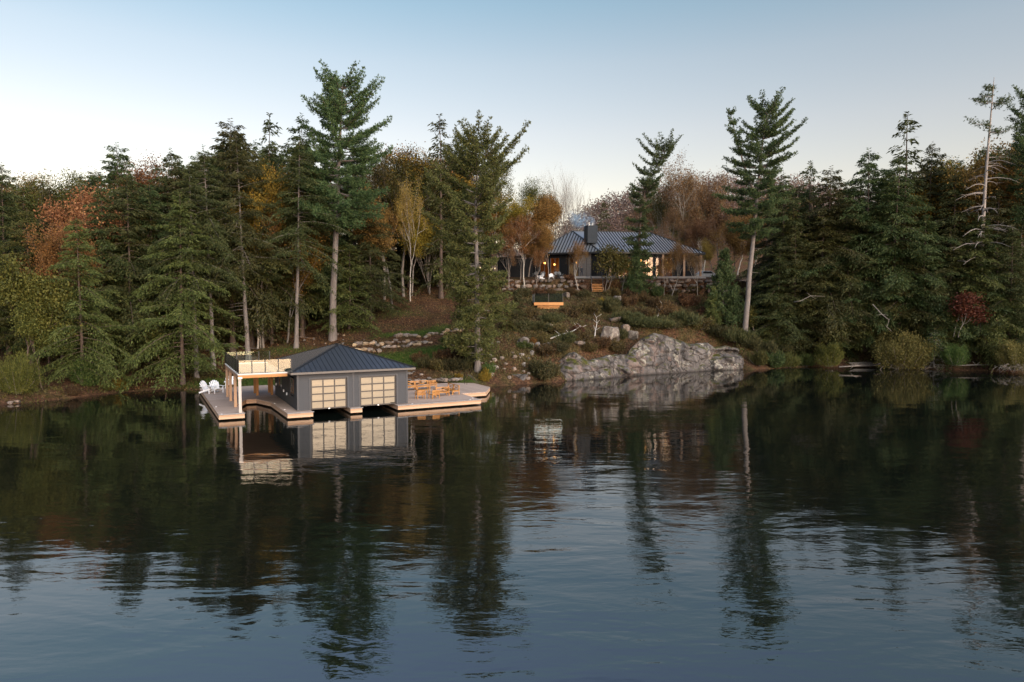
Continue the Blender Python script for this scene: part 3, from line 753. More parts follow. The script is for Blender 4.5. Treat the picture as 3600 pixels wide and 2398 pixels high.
for px_, py_, rz_, lb_ in ((733, 1382, 78, 'white slatted chair at the dock corner, seen side-on, nearer the outer edge'), (763, 1381, 50, 'white slatted chair at the dock corner turned towards the lake, beside its twin'), (809, 1364, 20, 'white slatted chair seen between the sun deck posts')):
    p = atz(px_, py_, DZ); o = adirondack('garden_chair', lb_, (p[0], p[1], DZ + .002), R(rz_), g1, M['white_plastic']); o.scale = (1.22, 1.22, 1.22)

def teak_sofa(label, u, v, rz, w=1.3, arm=None):
    """modular seat with crossed back braces"""
    o = empty('bench_section', onDock(u, v), BTH + rz); tag(o, label, 'bench', 'slatted wooden seats on the lounge dock')
    m = M['teak']; b = .36
    MB().box(-w / 2, w / 2, -.36, .36, .30, .37).build('seat', m, o, .008)
    for k in range(5): MB().box(-w / 2 + .05, w / 2 - .05, -.33 + k * .135, -.23 + k * .135, .372, .39).build('seat_slat', m, o)
    for sx in (-1, 1):
        for sy in (-1, 1): MB().box(sx * (w / 2 - .035) - .035, sx * (w / 2 - .035) + .035, sy * .325 - .035, sy * .325 + .035, 0, .30).build('leg', m, o)
        MB().box(sx * (w / 2 - .035) - .035, sx * (w / 2 - .035) + .035, .29, .36, .371, .80).build('back_post', m, o)
    MB().box(-w / 2, w / 2, .285, .365, .801, .86).build('top_rail', m, o)
    for s in (-1, 1): MB().bar((-w / 2 + .07, .325 + s * .012, .40 if s > 0 else .79), (w / 2 - .07, .325 + s * .012, .79 if s > 0 else .40), .024, .05).build('cross_brace', m, o)
    if arm:
        MB().box(arm * (w / 2) - .03, arm * (w / 2) + .03, -.36, .284, .62, .67).build('arm', m, o)
        for s in (-1, 1): MB().bar((arm * w / 2, -.33 if s > 0 else .27, .39), (arm * w / 2, .27 if s > 0 else -.33, .61), .02, .04).build('arm_brace', m, o)
    return o
def teak_chair(label, u, v, rz):
    o = empty('armchair', onDock(u, v), BTH + rz); tag(o, label, 'chair', 'slatted wooden seats on the lounge dock')
    m = M['teak']
    MB().box(-.34, .34, -.33, .33, .33, .39).build('seat', m, o, .008)
    for s in (-1, 1):
        MB().box(s * .35 - .03, s * .35 + .03, -.36, -.30, 0, .60).build('leg', m, o)
        MB().box(s * .35 - .03, s * .35 + .03, .30, .36, 0, .78).build('leg', m, o)
        MB().box(s * .35 - .04, s * .35 + .04, -.40, .299, .601, .64).build('arm', m, o)
    MB().box(-.319, .319, .30, .35, .70, .78).build('top_rail', m, o); MB().box(-.319, .319, .30, .35, .42, .47).build('lower_rail', m, o)
    for k in range(8): MB().box(-.28 + k * .075, -.24 + k * .075, .31, .34, .471, .699).build('back_slat', m, o)
    return o
teak_sofa('wooden cross-braced seat at the rear end of the lounge group, next the boathouse wall', 10.9, 8.6, R(0), 1.35, -1)
teak_sofa('wooden cross-braced seat second along the rear row of the lounge group', 12.3, 8.6, R(0), 1.35)
teak_sofa('wooden cross-braced seat third along the rear row, beside the upright armchair', 13.7, 8.6, R(0), 1.35)
teak_sofa('wooden cross-braced seat with end arm at the front of the lounge group', 13.6, 3.3, R(180), 1.35, 1)
teak_sofa('wooden cross-braced seat at the outer corner of the lounge group facing inwards', 15.1, 4.0, R(-90), 1.35)
teak_sofa('wooden cross-braced seat on the outer side of the lounge group, nearer the bank', 15.1, 5.4, R(-90), 1.35)
teak_chair('slat-backed wooden armchair half hidden by the boathouse corner', 9.75, 3.1, R(150))
teak_chair('slat-backed wooden armchair with its back to the lake, middle of the front row', 11.2, 2.4, R(180))
teak_chair('slat-backed wooden armchair with its back to the lake, nearest the cross-braced seats', 12.35, 1.9, R(190))
teak_chair('slat-backed wooden armchair facing the lake behind the low table', 14.9, 8.9, R(-10))
tb = empty('low_table', onDock(12.6, 5.4), BTH); tag(tb, 'low wooden table in the middle of the lounge seats', 'table')
MB().box(-.6, .6, -.4, .4, .36, .40).build('table_top', M['teak'], tb, .008)
for sx in (-1, 1):
    for sy in (-1, 1): MB().box(sx * .53 - .035, sx * .53 + .035, sy * .33 - .035, sy * .33 + .035, 0, .359).build('leg', M['teak'], tb)

# ================================================================== THE HOUSE ON ITS TERRACE
def hp(px, py, Y): return Vector(at(px, py, Y))
HZ = 13.9
HC = hp(2111, 884, 120.); EVZ = HC.z
def ev(px, Y): d = ray(px, 1000); k = Y / d[1]; return Vector((d[0] * k, Y, EVZ))
HL, HR_ = ev(1873, 124.5), ev(2478, 123.5)
R1 = hp(2012, 812, 128.); R2 = R1 + (HR_ - HC).normalized() * 15.2
BL_, BR_ = HL + Vector((3, 14, 0)), HR_ + Vector((-1, 14, 0))
house = empty('lake_house', (0, 0, 0)); tag(house, 'low charcoal house with ribbed metal hip roof and lit windows above the lake', 'house')
mb = MB()
for q in ((HL, HC, R1), (HC, HR_, R2, R1), (HR_, BR_, R2), (BR_, BL_, R1, R2), (BL_, HL, R1)): mb.poly(q)
hroof = mb.build('roof', M['roof_sky_sheen'], house)
M['seam_h'] = simple('house_roof_seam_shade', (.008, .009, .011), .7, .0, .2, .1)  # near-black, so the ribs carry the seam shadows in their colour
seams(0, HC, HR_, [R1, R2], 36, hroof, M['seam_h'], .10, .125)
seams(0, HL, HC, [R1], 22, hroof, M['seam_h'], .10, .125)
seams(0, HR_, BR_, [R2], 26, hroof, M['seam_h'], .07, .10)
hc = MB()
for a, b in ((HL, R1), (HC, R1), (HR_, R2), (R1, R2), (BL_, R1), (BR_, R2)): hc.bar(a + Vector((0, 0, .05)), b + Vector((0, 0, .05)), .28, .08)
hc.build('hip_cap', M['seam'], hroof)
eb = MB()
for a, b in ((HL, HC), (HC, HR_), (HR_, BR_), (BR_, BL_), (BL_, HL)): eb.bar(a - Vector((0, 0, .16)), b - Vector((0, 0, .16)), .08, .30)
eb.build('eave_board', M['black_metal'], house)
# chimney
ch = hp(2077, 812, 123.0)
M['chimney'] = simple('blue_black_block', (.022, .030, .040), .7)
mb = MB().box(-.95, .95, -.75, .75, -2.2, .9)
chim = mb.build('chimney', M['chimney'], hroof, loc=(ch.x, ch.y, ch.z), rot=(0, 0, R(20)))
for s in range(14):
    z = -2.15 + s * .215
    MB().box(-.97, .97, -.77, .77, z, z + .19).build('course', M['chimney'], hroof, loc=(ch.x, ch.y, ch.z), rot=(0, 0, R(20)))
for dx in (-.35, .35):
    MB().tube([(dx, 0, .9), (dx, 0, 1.35)], .12, 10).tube([(dx, 0, 1.36), (dx, 0, 1.44)], .22, 10).build('flue', M['steel'], hroof, loc=(ch.x, ch.y, ch.z), rot=(0, 0, R(20)))
# walls, set back under the eaves: (px from, px to, kind)
def wallpt(px, inset=1.1):
    """point on the wall line below the eaves for a photo column"""
    d = ray(px, 1000)
    a, b = (HL, HC) if px < 2111 else (HC, HR_)
    a2, b2 = a + Vector((0, inset, 0)), b + Vector((0, inset, 0))
    # intersect the plan ray with the line a2-b2
    e = b2 - a2; den = d[0] * e.y - d[1] * e.x
    s = (a2.x * e.y - a2.y * e.x) / den
    return Vector((d[0] * s, d[1] * s, 0))
M['warm_room'] = simple('warm_pine_interior', (.42, .22, .09), .8, 0, .3, .2, 1.)
t = NT('lamp_glow'); em = t.n('ShaderNodeEmission'); em.inputs[0].default_value = (1., .42, .10, 1); em.inputs[1].default_value = 4.; M['lamp'] = t.done(em.outputs[0])
M['stone_wall'] = simple('grey_stone_cladding', (.13, .12, .115), .9, 0, .2, .35, 4., .6)
def wall_panel(name, p0, p1, mat, z0=HZ, z1=EVZ - .2, th=.2, parent=house):
    a, b = wallpt(p0), wallpt(p1); m = (z0 + z1) / 2
    return MB().bar((a.x, a.y, m), (b.x, b.y, m), th, z1 - z0).build(name, mat, parent)
for p0, p1 in ((1873, 1898), (1930, 1934), (1968, 1995), (2079, 2098), (2100, 2172), (2296, 2303), (2365, 2440)): wall_panel('wall', p0, p1, M['siding_dark'])
wall_panel('chimney_breast', 2036, 2062, M['stone_wall'], th=.6); wall_panel('chimney_breast', 2063, 2078, M['stone_wall'], th=.35)
def glazing(p0, p1, z0=HZ + .1, z1=EVZ - .9, mull=1):
    a, b = wallpt(p0), wallpt(p1)
    f = MB(); e = b - a
    f.bar((a.x, a.y, z1 + .05), (b.x, b.y, z1 + .05), .14, .1); f.bar((a.x, a.y, z0 - .05), (b.x, b.y, z0 - .05), .14, .1)
    for i in range(mull + 2):
        p = a + e * i / (mull + 1); f.bar((p.x, p.y, z0), (p.x, p.y, z1), .1, .1)
    w = f.build('window', M['black_metal'], house)
    for i in range(mull + 1):
        p = a + e * (i + .03) / (mull + 1); q = a + e * (i + .97) / (mull + 1); m = (z0 + z1) / 2
        MB().bar((p.x, p.y, m), (q.x, q.y, m), .02, z1 - z0).build('pane', M['glass'], w)
    MB().bar((a.x, a.y, (z1 + .1 + EVZ - .2) / 2), (b.x, b.y, (z1 + .1 + EVZ - .2) / 2), .18, EVZ - .2 - z1 - .1).build('wall', M['siding_dark'], house)
glazing(1899, 1929); glazing(1935, 1967); glazing(2000, 2034, mull=1); glazing(2173, 2235, mull=2); glazing(2236, 2295, mull=2); glazing(2304, 2364, mull=2)
# the rooms behind the glass
def room(p0, p1, dep):
    a, b = wallpt(p0), wallpt(p1); dv = Vector((0, dep, 0)); c, d = b + dv, a + dv
    mb = MB(); z0, z1 = HZ - .02, EVZ - .25
    mb.bar((c.x, c.y, (z0 + z1) / 2), (d.x, d.y, (z0 + z1) / 2), .1, z1 - z0)
    for s, e in ((a, d), (b, c)): mb.bar((s.x, s.y + .25, (z0 + z1) / 2), (e.x, e.y - .1, (z0 + z1) / 2), .1, z1 - z0)
    mb.poly([(a.x, a.y, z1), (b.x, b.y, z1), (c.x, c.y, z1), (d.x, d.y, z1)]); mb.poly([(a.x, a.y, z0 + .03), (b.x, b.y, z0 + .03), (c.x, c.y, z0 + .03), (d.x, d.y, z0 + .03)])
    mb.build('room', M['warm_room'], house)
room(1900, 1966, 4.5); room(2001, 2033, 3.); room(2174, 2363, 5.)
def house_lamp(px, py, dep, r=.16, power=25.):
    p = wallpt(px); Y = p.y + dep; q = at(px, py, Y)
    bm = bmesh.new(); bmesh.ops.create_uvsphere(bm, u_segments=12, v_segments=8, radius=r); me = bpy.data.meshes.new('lamp_shade'); bm.to_mesh(me); bm.free(); me.materials.append(M['lamp'])
    link('lamp_shade', me, house, tuple(q))
    l = bpy.data.lights.new('house_lamp', 'POINT'); l.energy = power * .035; l.color = (1., .52, .2); l.shadow_soft_size = r
    lo = bpy.data.objects.new('house_lamp', l); COL.objects.link(lo); lo.location = (q[0], q[1] - .3, q[2] - .3); lo.parent = house
for px, py, dep, r, pw in ((2026, 923, .5, .10, 60), (2217, 920, 1.5, .22, 120), (2253, 916, 2., .22, 120), (2275, 924, 2., .18, 90), (2345, 924, 1.4, .16, 80), (1915, 925, 2.2, .2, 110), (1950, 930, 2.2, .2, 110), (2224, 944, 2.5, .2, 60)): house_lamp(px, py, dep, r, pw)
# timber posts carrying the eaves
for px in (2145, 2242, 2330, 2404, 2462):
    p = wallpt(px, .35); MB().box(p.x - .17, p.x + .17, p.y - .17, p.y + .17, HZ - .3, EVZ - .32).build('post', M['timber'], house)
# the low wing at the left-hand end, with its own shed roof
a = Vector(at(1749, 960, 123)); b = Vector(at(1874, 960, 125.5))
MB().prism([(a.x, a.y), (b.x, b.y), (b.x + 2, b.y + 8), (a.x + 2, a.y + 8)], HZ - 2.2, 17.4).build('wing_wall', M['siding_dark'], house)
MB().poly([(a.x - .8, a.y - .8, 17.45), (b.x, b.y - .8, 18.1), (b.x + 2, b.y + 8.4, 18.6), (a.x + 1.4, a.y + 8.4, 17.9)]).poly([(a.x - .8, a.y - .8, 17.30), (b.x, b.y - .8, 17.95), (b.x + 2, b.y + 8.4, 18.45), (a.x + 1.4, a.y + 8.4, 17.75)]).build('wing_roof', M['roof'], house)
# paved patio in front of the house
MB().prism([(8.2, 116.4), (33, 116.4), (34, 124), (5.5, 125.5)], 13.0, HZ - .02).build('patio', simple('grey_patio_paving', (.22, .21, .21), .85, 0, .3, .2, 1.2), house)
# smoke from the flue
t = NT('wood_smoke'); v = t.coord('Object'); n = t.noise(v, .75, 4, .6, 1.2)
sp = t.n('ShaderNodeSeparateXYZ'); t.l(v, sp.inputs[0])
ln = t.n('ShaderNodeVectorMath', operation='LENGTH'); mp = t.n('ShaderNodeMapping'); mp.inputs['Scale'].default_value = (1 / 2.9, 1 / 1.5, 1 / 1.9); t.l(v, mp.inputs[0]); t.l(mp.outputs[0], ln.inputs[0])
fall = t.math('SUBTRACT', 1., ln.outputs['Value'], clamp=True)
dn = t.math('MULTIPLY', t.math('MULTIPLY', fall, t.math('SUBTRACT', n, .46, clamp=True)), 9.)
pvn = t.n('ShaderNodeVolumePrincipled'); pvn.inputs['Anisotropy'].default_value = -.3; pvn.inputs['Color'].default_value = (.42, .68, .99, 1); t.l(dn, pvn.inputs['Density'])
t.l(pvn.outputs[0], t.out.inputs['Volume']); M['smoke'] = t.m
bm = bmesh.new(); bmesh.ops.create_icosphere(bm, subdivisions=3, radius=1)
for vv in bm.verts: vv.co = Vector((vv.co.x * 2.9, vv.co.y * 1.5, vv.co.z * 1.9))
me = bpy.data.meshes.new('smoke'); bm.to_mesh(me); bm.free(); me.materials.append(M['smoke'])
s1 = link('smoke', me, None, (ch.x - 1.7, ch.y + .3, ch.z + 2.0), (0, R(22), 0)); tag(s1, 'thin blue wood smoke drifting off the chimney flue', 'smoke', kind='stuff')

# ---- white chairs on the terrace, dark chairs on the patio
def ground_at(px, py, Y):
    p = at(px, py, Y); return (p[0], p[1], zg(p[0], p[1]) + .0)
g2 = 'white chairs on the house terrace'
adirondack('garden_chair', 'white slatted chair on the terrace edge turned sideways, next to the boulder wall', ground_at(1900, 990, 114.6), R(-60), g2, M['white_plastic'])
adirondack('garden_chair', 'white slatted chair on the terrace edge facing the lake squarely', ground_at(1939, 990, 114.8), R(5), g2, M['white_plastic'])
M['grey_plastic'] = simple('grey_plastic_lumber', (.13, .135, .14), .5)
for k, (px, lb) in enumerate(((1882, 'grey patio chair before the lit left-hand windows, outermost'), (1909, 'grey patio chair before the lit left-hand windows, second one'), (1957, 'grey patio chair below the windows left of the dark entrance'), (1970, 'grey patio chair beside the dark house entrance'))):
    p = at(px, 975, 119.5); adirondack('patio_chair', lb, (p[0], p[1], HZ - .02), R(-20 + 15 * k), 'grey chairs on the patio', M['grey_plastic'])

# ---- lookout platform half way down the slope
lp = at(1929, 1072, 101.); lk = empty('lookout_deck', (lp[0], lp[1], 0), R(4)); tag(lk, 'small cedar lookout deck with glass rail on the slope below the house', 'deck')
lz = lp[2] + .35
MB().box(-2.15, 2.15, 0, 3.4, lz - .06, lz).build('deck_boards', M['deck_x'], lk)
MB().box(-2.18, 2.18, -.06, -.002, lz - .42, lz + .02).build('fascia', M['timber_orange'], lk)
MB().box(-1.65, 1.65, .25, .45, lz - .72, lz - .44).build('beam', M['timber_orange'], lk); MB().box(-1.6, 1.6, .30, .42, lz - .95, lz - .74).build('beam', M['timber_orange'], lk)
for x_ in (-1.5, 1.5): MB().box(x_ - .1, x_ + .1, .3, .5, lz - 2.4, lz - .96).build('post', M['timber'], lk)
for x_ in (-2.1, 0, 2.1): MB().box(x_ - .03, x_ + .03, 0, .06, lz + .001, lz + 1.35).build('rail_post', M['black_metal'], lk)
for a_, b_ in ((-2.05, -.05), (.05, 2.05)): MB().box(a_, b_, .02, .035, lz + .1, lz + 1.33).build('glass_pane', M['lookout_glass'], lk)
MB().box(-2.13, -2.07, .07, 3.4, lz + 1.25, lz + 1.31).build('side_rail', M['black_metal'], lk)
for k in range(14): MB().box(-2.115, -2.085, .2 + k * .24, .23 + k * .24, lz, lz + 1.25).build('baluster', M['black_metal'], lk)
# ---- steps up through the boulder wall
sp0 = at(2102, 1022, 112.2); stp = empty('terrace_steps', (sp0[0], sp0[1], 0)); tag(stp, 'wooden steps with black rails climbing through the boulder wall', 'steps')
for k in range(8):
    z = 11.35 + k * .28; MB().box(-.85, .85, k * .3, k * .3 + .33, z - .14, z).build('tread', M['timber_orange'], stp)
for s in (-.92, .92):
    MB().bar((s, 0, 11.3), (s, 2.4, 13.3), .08, .3).build('stringer', M['timber'], stp)
    mb = MB().bar((s, .6, 13.1), (s, 2.6, 14.5), .05, .05)
    for k in range(6): mb.bar((s, .6 + k * .4, 11.75 + k * .33), (s, .6 + k * .4, 13.1 + k * .28), .035, .035)
    mb.build('hand_rail', M['black_metal'], stp)
# ---- landing of the path stairs, among the cedars
q = at(1772, 1127, 93.); ls = empty('path_stairs', (q[0], q[1], 0), R(-15)); tag(ls, 'short run of wooden path stairs half hidden behind the cedar', 'stairs')
gz = q[2]
MB().box(-1.1, 1.1, 0, 1.2, gz - .08, gz).build('landing', M['timber_orange'], ls)
for k in range(3): MB().box(-1.6 - k * .34, -1.2 - k * .34, .1, 1.1, gz - .25 - k * .2, gz - .18 - k * .2).build('tread', M['timber_orange'], ls)
for x_ in (-1.0, 1.0): MB().box(x_ - .06, x_ + .06, .1, .22, gz - 1.4, gz - .081).build('post', M['timber'], ls)
# ---- plank ramp at the right-hand bank
q = atz(3040, 1284, .35); rp = empty('plank_ramp', (q[0], q[1], 0), R(10)); tag(rp, 'weathered grey plank ramp at the waterline under the hemlocks', 'ramp')
for k in range(5): MB().bar((-1.6, k * .30 + .2, .2 + k * .10), (1.9, k * .30, .28 + k * .10), .27, .05).build('plank', M['bark_grey'], rp)
q2 = atz(3054, 1272, .4); mk = MB().tube([(q2[0], q2[1] - .4, -.3), (q2[0], q2[1] - .4, 1.05)], .06, 8).build('marker_post', simple('orange_paint', (.75, .22, .02), .5)); tag(mk, 'slim orange marker post at the right-hand shoreline', 'marker')

# ---- person crossing the terrace
def person():
    p = at(2045, 985, 117.6); o = empty('person', (p[0], p[1], HZ - .02), R(100)); tag(o, 'person in dark jacket and trousers walking across the terrace', 'person')
    bm = bmesh.new(); me = bpy.data.meshes.new('body')
    # joints of a walking figure about 1.8 m tall; +x is the walking direction
    J = {'pel': (0, 0, .95), 'sp': (.02, 0, 1.15), 'ch': (.03, 0, 1.36), 'nk': (.05, 0, 1.53), 'hd': (.09, 0, 1.64), 'tp': (.08, 0, 1.78),
         'hl': (0, .10, .90), 'kl': (.16, .11, .50), 'al': (.12, .11, .09), 'tl': (.30, .12, .04), 'hr': (0, -.10, .90), 'kr': (-.05, -.11, .48), 'ar': (-.30, -.11, .14), 'tr': (-.16, -.12, .05),
         'sl': (.03, .20, 1.43), 'el': (-.08, .26, 1.16), 'wl': (.02, .26, .92), 'fl': (.06, .25, .82), 'sr': (.03, -.20, 1.43), 'er': (.06, -.26, 1.15), 'wr': (.24, -.24, .98), 'fr': (.31, -.23, .90)}
    Rr = {'pel': .155, 'sp': .15, 'ch': .165, 'nk': .062, 'hd': .10, 'tp': .075, 'hl': .10, 'kl': .068, 'al': .045, 'tl': .04, 'hr': .10, 'kr': .068, 'ar': .045, 'tr': .04, 'sl': .075, 'el': .052, 'wl': .036, 'fl': .042, 'sr': .075, 'er': .052, 'wr': .036, 'fr': .042}
    ks = list(J); V = [J[k] for k in ks]
    Ed = [('pel', 'sp'), ('sp', 'ch'), ('ch', 'nk'), ('nk', 'hd'), ('hd', 'tp'), ('pel', 'hl'), ('hl', 'kl'), ('kl', 'al'), ('al', 'tl'), ('pel', 'hr'), ('hr', 'kr'), ('kr', 'ar'), ('ar', 'tr'), ('ch', 'sl'), ('sl', 'el'), ('el', 'wl'), ('wl', 'fl'), ('ch', 'sr'), ('sr', 'er'), ('er', 'wr'), ('wr', 'fr')]
    me.from_pydata(V, [(ks.index(a), ks.index(b)) for a, b in Ed], [])
    b = link('body', me, o)
    md = b.modifiers.new('skin', 'SKIN'); md.use_smooth_shade = True
    for i, k in enumerate(ks): me.skin_vertices[0].data[i].radius = (Rr[k], Rr[k]); me.skin_vertices[0].data[i].use_root = (k == 'pel')
    b.modifiers.new('sub', 'SUBSURF').levels = 1; b.modifiers['sub'].render_levels = 1
    t = NT('clothed_figure'); sp_ = t.n('ShaderNodeSeparateXYZ'); t.l(t.coord('Object'), sp_.inputs[0]); z = sp_.outputs[2]
    yy = t.math('ABSOLUTE', sp_.outputs[1])
    c = t.mix(t.math('GREATER_THAN', z, .96), (.022, .026, .04), (.035, .036, .042))
    skin = t.math('MAXIMUM', t.math('GREATER_THAN', z, 1.54), t.math('MULTIPLY', t.math('GREATER_THAN', yy, .2), t.math('LESS_THAN', z, .92)))
    c = t.mix(skin, c, (.42, .26, .19)); me.materials.append(t.done(t.pbr(c, .85)))
    bm = bmesh.new(); bmesh.ops.create_uvsphere(bm, u_segments=14, v_segments=10, radius=.118)
    for v in bm.verts: v.co = Vector((v.co.x * 1.0 - .025, v.co.y * .86, max(v.co.z, -.03) * .95))
    hm = bpy.data.meshes.new('hair'); bm.to_mesh(hm); bm.free(); hm.materials.append(simple('dark_hair', (.03, .022, .018), .8)); link('hair', hm, o, (.08, 0, 1.70))
person()
# ---- car parked behind the right-hand end of the house
q = at(2475, 935, 131.); car = empty('parked_car', (q[0], q[1], zg(q[0], q[1]) + .05), R(20)); tag(car, 'pale car parked behind the far end of the house', 'car')
pr = [(-2.2, .35), (-2.2, .85), (-1.2, 1.0), (-.6, 1.5), (1.1, 1.52), (1.9, 1.0), (2.2, .95), (2.2, .35)]
mb = MB(); n = len(pr); mb.v = [(x_, -.88, z) for x_, z in pr] + [(x_, .88, z) for x_, z in pr]; mb.f = [tuple(range(n))[::-1], tuple(range(n, 2 * n))] + [(i, (i + 1) % n, n + (i + 1) % n, n + i) for i in range(n)]
mb.build('body', simple('silver_car_paint', (.5, .51, .53), .3, .3), car, .05)
MB().poly([(-1.1, -.89, 1.03), (-.55, -.89, 1.42), (1.05, -.89, 1.44), (1.6, -.89, 1.05)]).poly([(-2.215, -.6, .6), (-2.215, .6, .6), (-2.215, .6, .8), (-2.215, -.6, .8)]).build('window', M['black_metal'], car)
for x_ in (-1.4, 1.4):
    for y_ in (-.80, .80): MB().tube([(x_, y_ - .1, .33), (x_, y_ + .1, .33)], .33, 16).build('wheel', M['black_metal'], car)

# ================================================================== TREES (a few grown shapes, shared by many trees)
def tubes_np(paths, nside):
    """list of (points, radii) -> one vertex/quad soup"""
    VV, FF, off = [], [], 0
    ang = np.linspace(0, 2 * np.pi, nside, endpoint=False)
    for pts, rad in paths:
        pts = np.asarray(pts, float); rad = np.asarray(rad, float); n = len(pts)
        d = np.gradient(pts, axis=0); d /= np.linalg.norm(d, axis=1)[:, None] + 1e-9
        u = np.where(np.abs(d[:, 2:3]) < .9, np.array([[0, 0, 1.]]), np.array([[1., 0, 0]]))
        a = np.cross(d, u); a /= np.linalg.norm(a, axis=1)[:, None] + 1e-9; b = np.cross(d, a)
        ring = pts[:, None] + (a[:, None] * np.cos(ang)[None, :, None] + b[:, None] * np.sin(ang)[None, :, None]) * rad[:, None, None]
        VV.append(ring.reshape(-1, 3))
        k = np.arange(n * nside).reshape(n, nside); k2 = np.roll(k, -1, 1)
        FF.append(np.stack([k[:-1], k2[:-1], k2[1:], k[1:]], -1).reshape(-1, 4) + off); off += n * nside
    return np.concatenate(VV), np.concatenate(FF)
def join(parts):
    VV, FF, off = [], [], 0
    for V, F in parts: VV.append(V); FF.append(F + off); off += len(V)
    return np.concatenate(VV), np.concatenate(FF)
def unit(a): return a / (np.linalg.norm(a, axis=-1, keepdims=True) + 1e-9)
def kites(P, D, L, W, rng, flat=.6, droop=0.):
    """one slim four-cornered spray per point: P base, D direction"""
    n = len(P); D = unit(D)
    up = unit(np.array([0, 0, 1.]) * flat + rng.normal(0, 1, (n, 3)) * (1 - flat))
    S = unit(np.cross(D, up)); N = np.cross(S, D)
    L = np.broadcast_to(np.asarray(L, float), (n,))[:, None]; W = np.broadcast_to(np.asarray(W, float), (n,))[:, None]
    mid = P + D * L * .45 + N * (.06 * L); tip = P + D * L - np.array([0, 0, 1.]) * droop * L
    V = np.stack([P, mid + S * W, tip, mid - S * W], 1).reshape(-1, 3)
    return V, np.arange(4 * n).reshape(n, 4)

def hemlock(seed, h=20., base=.14, lmax=3.5, dens=1.0, dead=0, lean=.0):
    rng = np.random.default_rng(seed)
    tz = np.linspace(0, 1, 14); wob = np.cumsum(rng.normal(0, .05, (14, 2)), 0) * .6
    tp = np.stack([wob[:, 0], wob[:, 1], tz * h], 1); tr = .0105 * h * (1 - tz) ** 1.05 + .012
    tr[0] *= 1.35
    wood = [(tp, tr)]; P, D, Ls, Ws = [], [], [], []
    z = base * h; az = rng.uniform(0, 6.28); twig = []
    while z < h * .985:
        t = (z - base * h) / (h * (1 - base))
        az += 2.4 + rng.normal(0, .4)
        prof = (1 - t) ** .78 * (.55 + .45 * min(1, t * 5 + .35))
        L = lmax * prof * rng.choice([rng.uniform(.35, .8), rng.uniform(.75, 1.2)]) + .16
        if rng.random() < .08: L *= 1.2
        c, s = math.cos(az), math.sin(az); o = np.array([np.interp(z / h, tz, tp[:, 0]), np.interp(z / h, tz, tp[:, 1]), z])
        n = max(4, int(L / .105)); ss = np.linspace(.12, 1, n)
        rise = .30 * (t - .25) + rng.normal(0, .17); drp = (.36 - .18 * t) * rng.uniform(.3, 1.7)
        R_ = L * ss
        B = o + np.stack([c * R_, s * R_, rise * R_ * 1. - drp * L * ss ** 2.1], 1)
        if L > .9 and rng.random() < .8: wood.append((np.vstack([o, B[::max(1, n // 4)]]), np.linspace(.012 + .010 * L, .004, len(B[::max(1, n // 4)]) + 1)))
        dirb = unit(np.gradient(B, axis=0)); side = np.array([-s, c, 0.])
        lt = np.minimum(1.35, .40 * L) * (1 - .5 * ss) * (ss > .10) * rng.uniform(.45, 1.25, n)
        for sg in (-1, 1):
            k = max(1, int(4.4 * dens))
            for q in range(k):
                f = (q + rng.random(n)) / k
                keep = rng.random(n) < .9
                pp = B + side * (sg * lt * f)[:, None] + dirb * (lt * f * .55)[:, None] - np.array([0, 0, 1.]) * (lt * f ** 2 * .55)[:, None] + rng.normal(0, .075, (n, 3))
                dd = side * (sg * .75) + dirb * .8 + np.array([0, 0, -.32]) + rng.normal(0, .28, (n, 3))
                P.append(pp[keep]); D.append(dd[keep]); Ls.append(rng.uniform(.17, .40, keep.sum())); Ws.append(rng.uniform(.026, .058, keep.sum()))
        z += rng.uniform(.06, .24) * (1 + .35 * (1 - t)) / dens ** .5
    # nodding leader
    for q in range(26):
        a = rng.uniform(0, 6.28); zz = h * (.94 + .07 * rng.random())
        P.append(np.array([[0, 0, zz]]) + np.array([[tp[-1, 0], tp[-1, 1], 0]])); D.append(np.array([[math.cos(a), math.sin(a), .5]])); Ls.append(np.array([.3])); Ws.append(np.array([.04]))
    for q in range(dead):                                    # bare dead limbs low on the trunk
        a = rng.uniform(0, 6.28); zz = rng.uniform(.06, base + .12) * h; L = rng.uniform(.8, 2.4)
        e = np.array([math.cos(a), math.sin(a), -.12]); o = np.array([0, 0, zz])
        wood.append((np.array([o, o + e * L * .5 + [0, 0, .05], o + e * L]), [.03, .018, .006]))
    P, D, Ls, Ws = np.concatenate(P), np.concatenate(D), np.concatenate(Ls), np.concatenate(Ws)
    return tubes_np(wood, 7), kites(P, D, Ls, Ws, rng, .22, .15)

def tufts(P, D, L, W, rng, k=5, spread=.8):
    """pine needle bundles: k slim blades fanning out of each point"""
    n = len(P); P = np.repeat(P, k, 0); D = np.repeat(unit(D), k, 0); L = np.repeat(L, k); W = np.repeat(W, k)
    D = unit(D + rng.normal(0, spread, D.shape))
    S = unit(np.cross(D, rng.normal(0, 1, D.shape)))
    L = (L * rng.uniform(.7, 1.2, len(L)))[:, None]; W = W[:, None]
    V = np.stack([P - S * W * .3, P + S * W * .3, P + D * L * .6 + S * W, P + D * L, ], 1)
    V = np.stack([P, P + D * L * .55 + S * W, P + D * L, P + D * L * .55 - S * W], 1).reshape(-1, 3)
    return V, np.arange(4 * n * k).reshape(n * k, 4)

